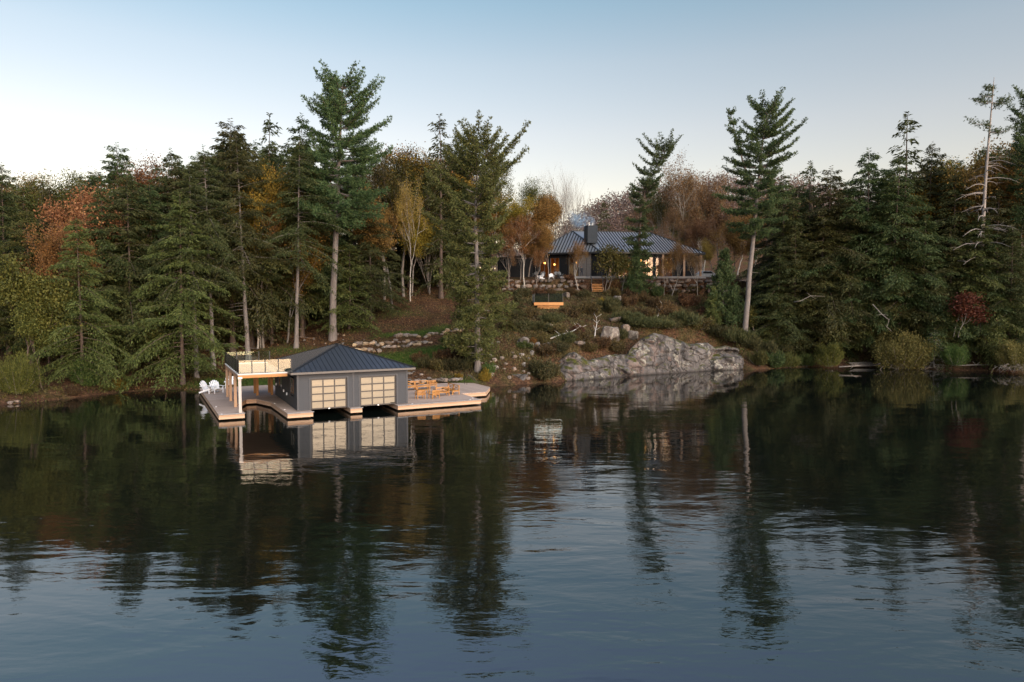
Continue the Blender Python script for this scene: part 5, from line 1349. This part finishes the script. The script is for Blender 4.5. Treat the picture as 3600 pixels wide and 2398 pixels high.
vt('rust0', 'oak_tree', 1430, 575, 111.2, 'thin olive-brown tree right of the young olive tree', leaf=M['oak_olive'], wf=.75, bark=M['bark_grey'])
vt('oak_sparse', 'oak_tree', 1528, 585, 111., 'small brown oak before the right-hand windows', leaf=M['oak_orange'], wf=.75)
vt('cedar', 'cedar_tree', 1190, 668, 89, 'dense olive cedar left of the lookout deck', wf=1.15)
vt('cedar', 'cedar_tree', 1165, 700, 88, 'smaller cedar between the bushy pine and the lookout deck', wf=1.1, leaf=HO)
vt('young_pine', 'young_pine', 1665, 575, 103, 'layered young pine in front of the twin-stemmed pine', wf=.95, leaf=M['pine'])
vt('young_pine', 'young_pine', 1640, 660, 102, 'lower young pine on the slope right of the cliff top', wf=1.0, leaf=M['pine_light'])
vt('sapling0', 'young_tree', 1738, 700, 101, 'yellow-green tree beside the twin-stemmed pine base', wf=.7, leaf=M['yellow_green'])
vt('cedar', 'cedar_tree', 1735, 775, 98.8, 'small yellow-olive cedar at the right-hand end of the cliff', wf=.9, leaf=M['yellow_green'])
# ---- right-hand hemlock bank
rh = [(1800, 400, 106, 'hemlock1', 'hemlock just right of the twin-stemmed pine'), (1860, 375, 108, 'spire', 'small-tipped hemlock on the skyline right of the twin-stemmed pine'), (1905, 385, 104, 'hemlock0', 'hemlock with ragged tip left of the right-hand spire'),
      (1998, 345, 103, 'hemlock2', 'hemlock with thin nodding tip left of the right-hand spire'), (2090, 262, 104, 'spire', 'dark spire tree standing clear on the right-hand skyline'), (2145, 330, 107, 'hemlock1', 'hemlock right of the dark spire'), (2060, 360, 100, 'hemlock3', 'hemlock below the dark spire'),
      (2200, 400, 101, 'hemlock0', 'hemlock in front of the gold trees near the snag'), (2300, 430, 98, 'hemlock2', 'hemlock at the foot of the dead snag'), (2330, 520, 94, 'hemlock0', 'hemlock below the snag at the right-hand edge'), (2262, 490, 93.4, 'hemlock1', 'hemlock standing in front of the snag trunk'), (2225, 560, 93.8, 'hemlock0', 'low hemlock left of the snag trunk')]
for vx, vy, Y, kd, lb in rh: vt(kd, 'hemlock_tree', vx, vy, Y, lb, wf=1.1)
for k, (vx, vy, Y, kd) in enumerate(((1830, 520, 99, 'hemlock1'), (1890, 480, 100, 'hemlock0'), (1950, 450, 99, 'hemlock2'), (2015, 470, 98, 'hemlock0'), (2075, 480, 99, 'hemlock1'), (2130, 490, 98, 'hemlock0'), (2190, 520, 98, 'hemlock3'), (2250, 500, 97, 'hemlock0'), (1790, 580, 98, 'hemlock0'), (1925, 600, 97, 'hemlock_low'), (2000, 620, 97.5, 'hemlock_low'), (2100, 600, 97, 'hemlock_low'), (2160, 640, 97, 'hemlock_low'), (2240, 610, 96, 'hemlock_low'), (2310, 640, 95, 'hemlock_low'), (1850, 640, 96.8, 'hemlock_low'), (1780, 700, 96, 'hemlock_low'), (1830, 730, 95, 'hemlock_low'))):
    vt(kd, 'hemlock_tree', vx, vy, Y, 'shaggy dark hemlock in the close bank right of the cliff', group='hemlocks crowding the right-hand shore', wf=1.25, leaf=HO if k % 3 == 1 else H_)
vt('maple_dense', 'maple_tree', 2200, 345, 108, 'gold-orange maple left of the snag on the skyline', leaf=M['oak_orange'], wf=.9)
vt('maple1', 'maple_tree', 2330, 300, 106, 'orange maple right of the snag', leaf=M['oak_orange'])
vt('maple_dense', 'maple_tree', 2255, 380, 104, 'olive-gold maple just left of the snag trunk', leaf=M['maple_gold'], wf=.8)
vt('oak_sparse', 'oak_tree', 2160, 370, 112, 'thin brown oak on the skyline right of the dark spire', leaf=M['oak_orange'])

# shore bushes on the right
def vbush(kind, name, vx, vtop, vbase, w_v, Y, label, leaf, cat='bush', group=None, bark=None):
    for _ in range(3): Y = max(Y, float(yshore(atv(vx, vbase, Y)[0])) - 2.4)
    m = pdim(Y); p = atv(vx, vbase, Y); tp_ = atv(vx, vtop, Y)
    e = tree(kind, name, p[0], Y, (tp_[2] - p[2]), label, cat, group, wf=1., leaf=leaf, bark=bark, sink=0, z=p[2])
    s = w_v * m / (2.0 if kind.startswith('shrub') else 3.0 if kind.startswith('sapling') else PROTO[kind][2] * 1.9); e.scale = (s, s, (tp_[2] - p[2]) / PROTO[kind][2]); return e
vbush('sapling1', 'maple_tree', 2190, 672, 775, 85, 93.5, 'small crimson maple in the dark right-hand bank', M['maple_crimson'], 'tree')
vbush('big_bush0', 'bank_bush', 40, 800, 905, 110, 63.5, 'tall yellow-green bush under the tree at the left-hand edge', M['yellow_green'])
vbush('big_bush1', 'bank_bush', 200, 800, 890, 90, 69.5, 'dark green bush at the left-hand waterline below the drooping hemlock', M['fresh_green'])
vbush('big_bush1', 'shore_bush', 1906, 778, 842, 80, 91.5, 'round yellow-green bush at the right-hand shoreline', M['yellow_green'])
vbush('big_bush0', 'shore_bush', 2070, 752, 850, 150, 91.5, 'broad olive-tan bush hanging over the water at the right-hand shore', M['shore_bush'])
vbush('big_bush1', 'shore_bush', 2335, 770, 850, 120, 88.5, 'olive bush at the waterline on the right-hand edge', M['shore_bush'])
vbush('big_bush1', 'shore_bush', 2195, 782, 840, 70, 92., 'fresh green bush right of the bleached dead conifer', M['fresh_green'])
e = vt('dead_spruce', 'dead_conifer', 2148, 778, 91., 'bleached white skeleton of a small conifer at the right-hand waterline', wf=1.0, z=None)
e.location.y -= 5.2; e.location.x *= e.location.y / (e.location.y + 5.2); e.location.z = -.1; e.scale = [1.12 * q for q in (1, 1, 1)]
# ---- background of the wood: filling trees
SKY = [(-150, 400), (0, 392), (60, 405), (150, 405), (210, 390), (262, 350), (330, 372), (400, 365), (470, 345), (520, 300), (560, 315), (620, 300), (690, 295), (740, 320), (900, 350), (960, 350), (1010, 320), (1060, 350), (1180, 430), (1240, 450), (1780, 430), (1850, 400), (1900, 400), (2000, 360), (2090, 345), (2150, 350), (2230, 350), (2290, 330), (2354, 300), (2500, 300)]
def skyv(vx): return np.interp(vx, [s[0] for s in SKY], [s[1] for s in SKY])
def fill(n, v0, v1, Y0, Y1, kinds, label, group, drop=(12, 90), leafs=(None,), name='hemlock_tree'):
    for k in range(n):
        vx = v0 + (v1 - v0) * (k + random.random()) / n; Y = random.uniform(Y0, Y1); vy = skyv(vx) + random.uniform(*drop)
        kd = random.choice(kinds)
        if PROTO[kd][2] >= 14 or True: vt(kd, name, vx, vy, Y, label, group=group, wf=random.uniform(1., 1.25), leaf=random.choice(leafs))
fill(26, -60, 720, 86, 100, ['hemlock0', 'hemlock1', 'hemlock2', 'hemlock3'], 'dark hemlock in the close wood left of the boathouse', 'hemlocks of the left-hand wood', (15, 80), (H_, H_, HO))
fill(32, -80, 720, 104, 125, ['hemlock0', 'hemlock1', 'hemlock2'], 'dark hemlock deep in the wood left of the boathouse', 'hemlocks deep in the left-hand wood', (0, 45))
fill(8, -40, 360, 72, 80, ['hemlock0', 'hemlock2', 'hemlock_low'], 'lower hemlock at the front of the left-hand wood', 'hemlocks at the left-hand bank', (90, 230), (H_, HO))
fill(14, 700, 1120, 112, 135, ['hemlock1', 'hemlock0', 'hemlock3'], 'dark hemlock behind the lawn', 'hemlocks behind the lawn', (20, 90))
fill(12, 860, 1240, 113, 135, ['oak_sparse', 'maple0'], 'brown-gold broadleaf tree in the wood behind the lawn', 'broadleaf trees behind the lawn', (20, 110), (M['oak_olive'], M['oak_orange'], M['maple_gold']), 'autumn_tree')
fill(26, 1760, 2420, 108, 128, ['hemlock0', 'hemlock1', 'hemlock2'], 'dark hemlock on the right-hand skyline behind the shore trees', 'hemlocks behind the right-hand shore', (8, 70))
fill(10, 1800, 2400, 100, 108, ['hemlock0', 'hemlock3', 'hemlock2'], 'dark hemlock high on the bank right of the cliff', 'hemlocks high on the right-hand bank', (60, 160), (H_, HO))
fill(6, 2150, 2420, 112, 125, ['maple1', 'oak_sparse'], 'orange broadleaf tree behind the snag', 'orange trees behind the snag', (0, 50), (M['oak_orange'], M['maple_gold']), 'autumn_tree')
for k in range(12):
    vx = 1130 + k * 62 + random.uniform(-15, 15); Y = random.uniform(150, 185)
    if 1230 < vx < 1480: continue
    vt(random.choice(['oak_sparse', 'rust0', 'maple0']), 'autumn_tree', vx, (440 if vx < 1300 else 455) + random.uniform(0, 50), Y, 'brown broadleaf tree in the wood behind the house', group='broadleaf trees behind the house', leaf=random.choice([M['oak_rust'], M['oak_olive'], M['oak_orange']]))
# low understorey in the dark wood, behind the shore
for k in range(10):
    vx = 20 + k * 62 + random.uniform(-20, 20)
    vt('hemlock_low', 'hemlock_tree', vx, 620 + random.uniform(-40, 60), random.uniform(84, 96), 'small shaded hemlock under the left-hand wood', group='understorey of the left-hand wood', wf=1.3)
for k in range(6):
    vx = 850 + k * 40 + random.uniform(-10, 10)
    vt('hemlock_low', 'hemlock_tree', vx, 560 + random.uniform(-20, 40), random.uniform(116, 126), 'small shaded hemlock at the back of the lawn wood', group='understorey behind the lawn', wf=1.2)

# ---- far wooded hill: one mass
rng = np.random.default_rng(7)
nT = 2300; fx = rng.uniform(-150, 260, nT); fy = rng.uniform(235, 400, nT); fz = zt(fx, fy)
P, Ls = [], []
for i in range(nT):
    m = 60; hh = rng.uniform(9, 14); u = unit(rng.normal(0, 1, (m, 3))) * np.array([2.9, 2.9, hh * .42]) * rng.uniform(.4, 1, (m, 1)); P.append(u + np.array([fx[i], fy[i], fz[i] + hh * .6]))
P = np.concatenate(P)
V, F = kites(P, rng.normal(0, 1, P.shape), rng.uniform(.6, 1.2, len(P)), rng.uniform(.16, .34, len(P)), rng, .2)
tag(link('far_forest', np_mesh('far_forest', V, F, M['far_leaves'])), 'far wooded hill in rust and hazy grey behind the house', 'forest', kind='stuff')

# ================================================================== SHRUBS, BOULDERS, GROUND COVER
def hit(px, py, y0=58., y1=135.):
    """where the sight line to a photo point meets the ground"""
    d = ray(px, py); Y = np.arange(y0, y1, .25); k = Y / d[1]
    x = d[0] * k; z = d[2] * k + CAM_H; g = zt(x, Y)
    i = np.argmax(g >= z)
    return float(x[i]), float(Y[i]), float(g[i])
random.seed(23)
def bush(kind, px, py, w, h, label, leaf, group=None, name='shrub'):
    """w, h in photo pixels"""
    x, y, z = hit(px, py); m = y / FPX
    e = tree(kind, name, x, y, 1., label, 'shrub', group, leaf=M[leaf], sink=0, z=z - .08)
    e.scale = (w * m / 2, w * m / 2, h * m / PROTO[kind][2]); return e
J, HE, HR2 = 'juniper', 'heath', 'heath_red'
bush('shrub0', 1915, 1334, 135, 75, 'big olive-brown bush at the waterline left of the cliff', 'juniper')
bush('shrub1', 1720, 1325, 60, 62, 'bright green leafy shrub right of the bushy pine trunk', 'fresh_green')
bush('shrub2', 1702, 1340, 50, 45, 'yellow shrub at the bank beside the lounge dock', 'maple_gold')
bush('shrub1', 1614, 1332, 40, 25, 'little yellow-leaved shrub behind the lounge dock', 'maple_gold')
bush('sapling0', 1572, 1240, 45, 60, 'bright green sapling at the end of the stone border', 'fresh_green')
bush('shrub0', 1655, 1265, 50, 60, 'green shrub left of the bushy pine trunk', 'fresh_green')
bush('shrub2', 1850, 1225, 70, 30, 'bright fern-green shrub below the cedar', 'fresh_green')
bush('shrub0', 1875, 1208, 30, 26, 'tiny orange shrub beside the grey slope boulder', 'oak_orange')
bush('shrub1', 2125, 1078, 45, 40, 'orange-yellow shrub below the terrace steps', 'maple_gold')
bush('shrub2', 2035, 1175, 60, 34, 'red-brown shrub behind the bleached branch', 'heath_red')
bush('shrub0', 420, 1368, 70, 42, 'yellow-flecked shrub on the left-hand bank', 'maple_gold')
bush('shrub1', 380, 1372, 60, 38, 'olive shrub on the left-hand bank beside the yellow one', 'yellow_green')
bush('shrub2', 250, 1385, 60, 35, 'low dark shrub at the left-hand waterline', 'heath')
bush('shrub0', 700, 1325, 70, 40, 'dark shrub behind the white dock chairs', 'juniper')
bush('shrub2', 2165, 1018, 70, 40, 'brown-leaved shrub bed on the terrace edge', 'oak_rust')
bush('shrub1', 2000, 985, 50, 24, 'russet hedge clump in front of the entrance', 'oak_rust')
bush('juniper0', 2310, 1042, 46, 44, 'dark round juniper against the boulder wall', 'hemlock')
for k, (px, py, w, h, lf) in enumerate(((2665, 1288, 80, 60, 'hemlock_olive'), (2720, 1290, 90, 66, 'hemlock'), (2770, 1290, 80, 60, 'hemlock_olive'), (2690, 1262, 90, 70, 'juniper'), (2745, 1262, 90, 70, 'hemlock'), (2830, 1288, 80, 50, 'hemlock_olive'))):
    bush(['juniper0', 'shrub1', 'juniper1'][k % 3], px, py, w, h, 'dark green low bush on the bank right of the cliff end', lf, 'low bushes right of the cliff')
slope = [(1495, 1290, 70, 34, 'juniper0', J), (1545, 1297, 80, 38, 'shrub1', HE), (1600, 1302, 85, 40, 'juniper1', J), (1640, 1296, 60, 40, 'juniper0', J), (1560, 1268, 75, 36, 'shrub0', HR2), (1480, 1270, 60, 28, 'shrub2', HR2), (1610, 1262, 80, 42, 'shrub1', HE), (1650, 1230, 70, 36, 'juniper1', J),
         (1950, 1135, 90, 34, 'juniper0', J), (2005, 1120, 85, 36, 'shrub2', HE), (2070, 1108, 90, 44, 'shrub0', HE), (2145, 1098, 90, 50, 'juniper1', J), (2210, 1135, 100, 36, 'juniper0', J), (2265, 1118, 80, 38, 'shrub1', HE), (2345, 1112, 90, 44, 'shrub2', HR2), (2300, 1085, 70, 34, 'shrub0', HE),
         (2400, 1145, 110, 46, 'juniper1', J), (2460, 1160, 100, 44, 'shrub1', HE), (2490, 1120, 80, 40, 'shrub0', 'oak_rust'), (2530, 1185, 110, 44, 'juniper0', J), (2300, 1150, 120, 36, 'juniper1', J), (2360, 1160, 100, 36, 'juniper0', J), (2240, 1150, 90, 36, 'juniper0', J), (2040, 1200, 80, 36, 'shrub2', HE),
         (1985, 1205, 80, 36, 'juniper0', J), (1955, 1175, 70, 32, 'shrub1', HE), (1905, 1165, 70, 34, 'juniper1', J), (2115, 1225, 80, 36, 'shrub0', HR2), (2160, 1232, 80, 40, 'shrub2', HE), (2175, 1195, 70, 32, 'juniper0', J), (1915, 1250, 90, 40, 'shrub1', HE), (1960, 1240, 80, 36, 'juniper1', J),
         (2070, 1240, 70, 30, 'shrub0', HE), (2215, 1075, 60, 38, 'shrub1', HR2), (2260, 1062, 60, 30, 'shrub2', HE), (2420, 1075, 80, 40, 'shrub0', 'oak_rust'), (2560, 1150, 90, 50, 'shrub1', HE), (2590, 1205, 100, 44, 'juniper0', J), (2640, 1225, 80, 40, 'juniper1', J), (1870, 1120, 60, 36, 'shrub2', HE), (1840, 1160, 60, 34, 'juniper0', J), (1900, 1205, 70, 36, 'shrub2', HE)]
for px, py, w, h, kd, lf in slope:
    zone = 'between lawn and lounge dock' if px < 1700 else ('around the lookout deck' if px < 2010 else ('above the cliff' if px < 2380 else 'between cliff and twin-stemmed pine'))
    what = {'juniper': 'low olive juniper', 'heath': 'low brown heath shrub', 'heath_red': 'low red-brown shrub', 'oak_rust': 'rusty leafy shrub'}[lf]
    bush(kd, px, py, w * 1.15, h * 1.25, f'{what} on the slope {zone}', lf, f'shrubs on the slope {zone}')
for k in range(13):
    px = 1775 + k * 55 + random.uniform(-14, 14)
    if abs(px - 2102) < 35: continue
    bush(['shrub0', 'juniper1', 'shrub2'][k % 3], px, 1036 + random.uniform(0, 10), random.uniform(45, 80), random.uniform(22, 38), 'brown-olive shrub at the foot of the boulder wall', [HE, J, 'heath_red', HE][k % 4], 'shrubs along the boulder wall')
# ---- single boulders
def boulder(px, py, w, h, label, me=None, mat=None, group=None, name='boulder', dz=.12):
    x, y, z = hit(px, py); m = y / FPX
    o = link(name, me or random.choice(ST), None, (x, y, z + h * m * dz), (random.uniform(-.2, .2), random.uniform(-.2, .2), random.uniform(0, 6)), (w * m / 2, w * m / 2 * .8, h * m * .72))
    if mat: o.material_slots[0].link = 'OBJECT'; o.material_slots[0].material = mat
    tag(o, label, 'boulder', group); return o
for px, py, w, h, lb in ((1840, 1214, 54, 38, 'squat pale boulder on the slope below the cedar'), (1992, 1049, 36, 28, 'round grey boulder at the right-hand corner of the lookout deck'), (1930, 1160, 28, 30, 'upright grey boulder below the lookout deck'), (2150, 1200, 90, 66, 'big rounded lichened boulder above the cliff'), (2200, 1165, 44, 32, 'pale boulder perched above the big rounded one'),
                          (2160, 1132, 60, 20, 'flat green-tinged boulder highest on the knoll'), (2225, 1195, 40, 40, 'pale boulder wedged at the left-hand edge of the high cliff'), (2172, 1060, 34, 26, 'grey boulder below the young olive tree'), (2040, 1215, 50, 20, 'half-buried pale rock under the bleached branch')):
    boulder(px, py, w, h, lb, random.choice(STB), dz=.25)
for px, w, lb in ((1760, 100, 'long low rock slab at the waterline right of the lounge dock'), (1818, 80, 'second low rock slab at the waterline before the big bush')):
    p = atz(px, 1346, 0); m = p[1] / FPX
    o = link('rock_slab', random.choice(STB), None, (p[0], p[1] + .6, .25), (0, 0, .2), (w * m / 2 * 1.1, 1.9, 1.25)); o.material_slots[0].link = 'OBJECT'; o.material_slots[0].material = M['rock']; tag(o, lb, 'rock')
for k in range(75):
    px = random.uniform(1690, 1970); py = random.uniform(1195, 1335)
    if px > 1860 and py > 1250: continue
    w = random.uniform(8, 26) * (1.5 if random.random() < .15 else 1)
    boulder(px, py, w, w * random.uniform(.55, .85), 'loose angular rock on the stony slope between bushy pine and cliff', None, None, 'loose rocks between the bushy pine and the cliff', 'loose_rock')
for k in range(22):
    px = random.uniform(900, 1330); py = random.uniform(1150, 1225); w = random.uniform(6, 15)
    boulder(px, py, w, w * .7, 'small loose stone on the leaf-strewn lawn slope', None, M['stone_warm'] if k % 3 == 0 else None, 'loose stones on the lawn slope', 'loose_stone')
for k in range(16):
    px = random.uniform(5, 90); p = atz(px, 1418 - px * .05 + random.uniform(-14, 2), .1); w = random.uniform(.15, .38)
    o = link('bank_rock', random.choice(STD), None, (p[0], p[1], .15), (0, 0, random.uniform(0, 6)), (w, w, w * .7)); tag(o, 'grey rock in the low pile at the left-hand picture edge', 'boulder', 'rocks at the left-hand water edge')
for k in range(24):
    u = random.uniform(8.5, 17); v = random.uniform(13.8, 18.5); p = bl(u, v); w = random.uniform(.14, .36)
    o = link('bank_stone', random.choice(ST), None, (p[0], p[1], zg(p[0], p[1]) + .05), (0, 0, random.uniform(0, 6)), (w * 1.3, w, w * .7)); tag(o, 'small stone on the bank behind the lounge dock', 'stone', 'stones on the bank behind the lounge dock')
# dead branches
def branch(name, pts, r, label):
    P = [Vector(hit(px, py)) + Vector((0, -.1, dz)) for px, py, dz in pts]
    mb = MB().tube(P, [r * (1 - .75 * i / (len(P) - 1)) for i in range(len(P))], 6)
    for i in range(1, len(P)):
        for s in (-1, 1):
            mb.tube([P[i], P[i] + Vector((s * random.uniform(.3, .8), 0, random.uniform(.2, .9)))], [r * .4, r * .12], 5)
    tag(mb.build(name, M['dead_white'], smooth=True), label, 'branch')
branch('dead_branch', [(1935, 1199, .3), (1970, 1190, .5), (2000, 1184, .45), (2030, 1172, .6), (2045, 1165, .5)], .10, 'bleached fallen branch lying across the slope left of the cliff')
branch('dead_branch', [(2090, 1188, 0), (2093, 1178, .6), (2098, 1168, 1.2), (2096, 1160, 1.7)], .08, 'small bleached dead stem standing left of the big rounded boulder')
branch('dead_branch', [(2310, 1120, 0), (2318, 1105, .5), (2328, 1092, .9)], .07, 'pale dead stick among shrubs above the cliff')
def limb_line(name, pts, r, label):
    P = [Vector(at(*p)) for p in pts]; mb = MB().tube(P, [r * (1 - .8 * i / (len(P) - 1)) for i in range(len(P))], 6)
    for i in range(1, len(P) - 1):
        for s in (-1, 1): mb.tube([P[i], P[i] + Vector((s * random.uniform(.2, .9), random.uniform(-.2, .2), random.uniform(-.5, .6)))], [r * .45, r * .12], 5)
    tag(mb.build(name, M['bark_grey'], smooth=True), label, 'branch')
limb_line('fallen_limb', [(2790, 1062, 94), (2815, 1058, 93.5), (2850, 1040, 93.5), (2900, 1042, 94)], .07, 'pale dead limb hung up in the hemlocks right of the twin-stemmed pine')
limb_line('fallen_limb', [(3068, 1070, 93), (3100, 1105, 92.5), (3125, 1125, 92.3), (3118, 1150, 92.2), (3135, 1165, 92)], .08, 'long dead limb hanging above the olive shore bush')
limb_line('driftwood', [(2950, 1290, 92.8), (3000, 1287, 92.9), (3030, 1284, 93)], .12, 'grey driftwood log at the waterline beside the plank ramp')
limb_line('driftwood', [(3370, 1285, 92.), (3430, 1283, 92.1), (3480, 1283, 92.2)], .10, 'pale driftwood pole at the right-hand waterline')
# bare twigs trailing from the shore bushes into the water
def twigs(name, px, py, Y, w, h, label):
    p0 = at(px, py, Y); mb = MB()
    for k in range(45):
        a = Vector((p0[0] + random.uniform(-.5, .5) * w, Y + random.uniform(-.6, .6), p0[2] + h * random.uniform(.5, 1.1))); d = Vector((random.uniform(-1.5, 1.5), random.uniform(-.9, .2), -h * random.uniform(.3, .9)))
        mb.tube([a, a + d * .5 + Vector((random.uniform(-.2, .2), 0, .1)), a + d], [.02, .013, .005], 4, False)
    tag(mb.build(name, M['bark_grey']), label, 'twigs')
twigs('bare_twigs', 3180, 1305, 95., 7., 1.1, 'tangle of bare grey twigs under the broad olive-tan bush')
twigs('bare_twigs', 3560, 1310, 88., 4., 1.1, 'bare grey twigs under the bush at the right-hand edge')

# ---- ground cover: grass, low growth, fallen leaves
rng = np.random.default_rng(3)
def cover(name, n, box, dens, mat, L, W, label, cat, flat=.3, up=1.2, zoff=0.):
    x = rng.uniform(box[0], box[1], n); y = rng.uniform(box[2], box[3], n)
    k = rng.random(n) < dens(x, y); x, y = x[k], y[k]; z = zt(x, y) + zoff
    D = rng.normal(0, .8, (len(x), 3)); D[:, 2] = np.abs(D[:, 2]) + up
    V, F = kites(np.stack([x, y, z], -1), D, rng.uniform(*L, len(x)), rng.uniform(*W, len(x)), rng, flat)
    tag(link(name, np_mesh(name, V, F, mat)), label, cat, kind='stuff')
inland = lambda x, y: (y > yshore(x) + .4)
cover('grass', 160000, (-42, 4, 66, 104), lambda x, y: np.clip(grassmask(x, y) * 1.5 - .25, 0, 1) * inland(x, y), leafmat('lawn_grass', [(.018, .035, .006), (.045, .078, .012), (.09, .125, .022), (.15, .16, .04)], clump=.5), (.10, .26), (.012, .03), 'short green grass on the lawn behind the boathouse', 'grass')
def patch(x, y, s=.25): return .5 + .5 * np.sin(x * s * 2.1 + 1.7 * np.sin(y * s * 1.3)) * np.sin(y * s * 1.7 + x * s * .6)
cover('undergrowth', 150000, (-8, 38, 74, 112.4), lambda x, y: inland(x, y) * np.clip(patch(x, y, .5) * 1.1, .15, 1) * (1 - .9 * ((x > 14.5) & (x < 32.5) & (y < yshore(x) + 4.5))), leafmat('slope_undergrowth', [(.035, .025, .015), (.068, .052, .024), (.10, .085, .034), (.17, .125, .06)], clump=.35), (.14, .42), (.03, .08), 'low brown and olive growth covering the slope below the house', 'undergrowth')
cover('bank_undergrowth', 60000, (-75, -28, 56, 84), lambda x, y: inland(x, y) * np.clip(1.2 - (y - yshore(x)) * .11, .05, .8) * patch(x, y, .6), leafmat('bank_undergrowth', [(.02, .016, .009), (.045, .035, .013), (.075, .065, .018), (.13, .09, .03)], clump=.5), (.12, .36), (.03, .07), 'low weeds and fallen leaves along the left-hand bank', 'undergrowth')
cover('shore_undergrowth', 40000, (28, 78, 88, 108), lambda x, y: inland(x, y) * np.clip(1.2 - (y - yshore(x)) * .08, .1, .9) * patch(x, y, .5), M['hemlock_olive'], (.16, .5), (.03, .09), 'dark low growth under the right-hand hemlocks', 'undergrowth')
lf = leafmat('fallen_leaves', [(.05, .028, .014), (.12, .065, .03), (.22, .13, .06), (.34, .22, .11)], clump=.3)
cover('fallen_leaves', 70000, (-40, 6, 70, 112), lambda x, y: inland(x, y) * np.clip(.75 - grassmask(x, y), .06, .8), lf, (.10, .2), (.04, .08), 'brown fallen leaves strewn over the lawn slope', 'leaves', .9, .1, .02)

# ---- where a few look-alikes share a description, say which one by its order across the view
_ord = ['first', 'second', 'third', 'fourth', 'fifth', 'sixth', 'seventh', 'eighth', 'ninth', 'tenth', 'eleventh', 'twelfth', 'thirteenth', 'fourteenth', 'fifteenth', 'sixteenth', 'seventeenth', 'eighteenth', 'nineteenth', 'twentieth']
_by = {}
for o in SC.objects:
    if o.parent is None and o.get('group') and o.get('label'): _by.setdefault((o['group'], o['label']), []).append(o)
for (g_, l_), os_ in _by.items():
    if 1 < len(os_) <= 20:
        os_.sort(key=lambda o: o.location.x / max(o.location.y, 1.))
        for i_, o in enumerate(os_):
            if len(l_.split()) <= 12: o['label'] = f'{l_}, {_ord[i_]} from the left'
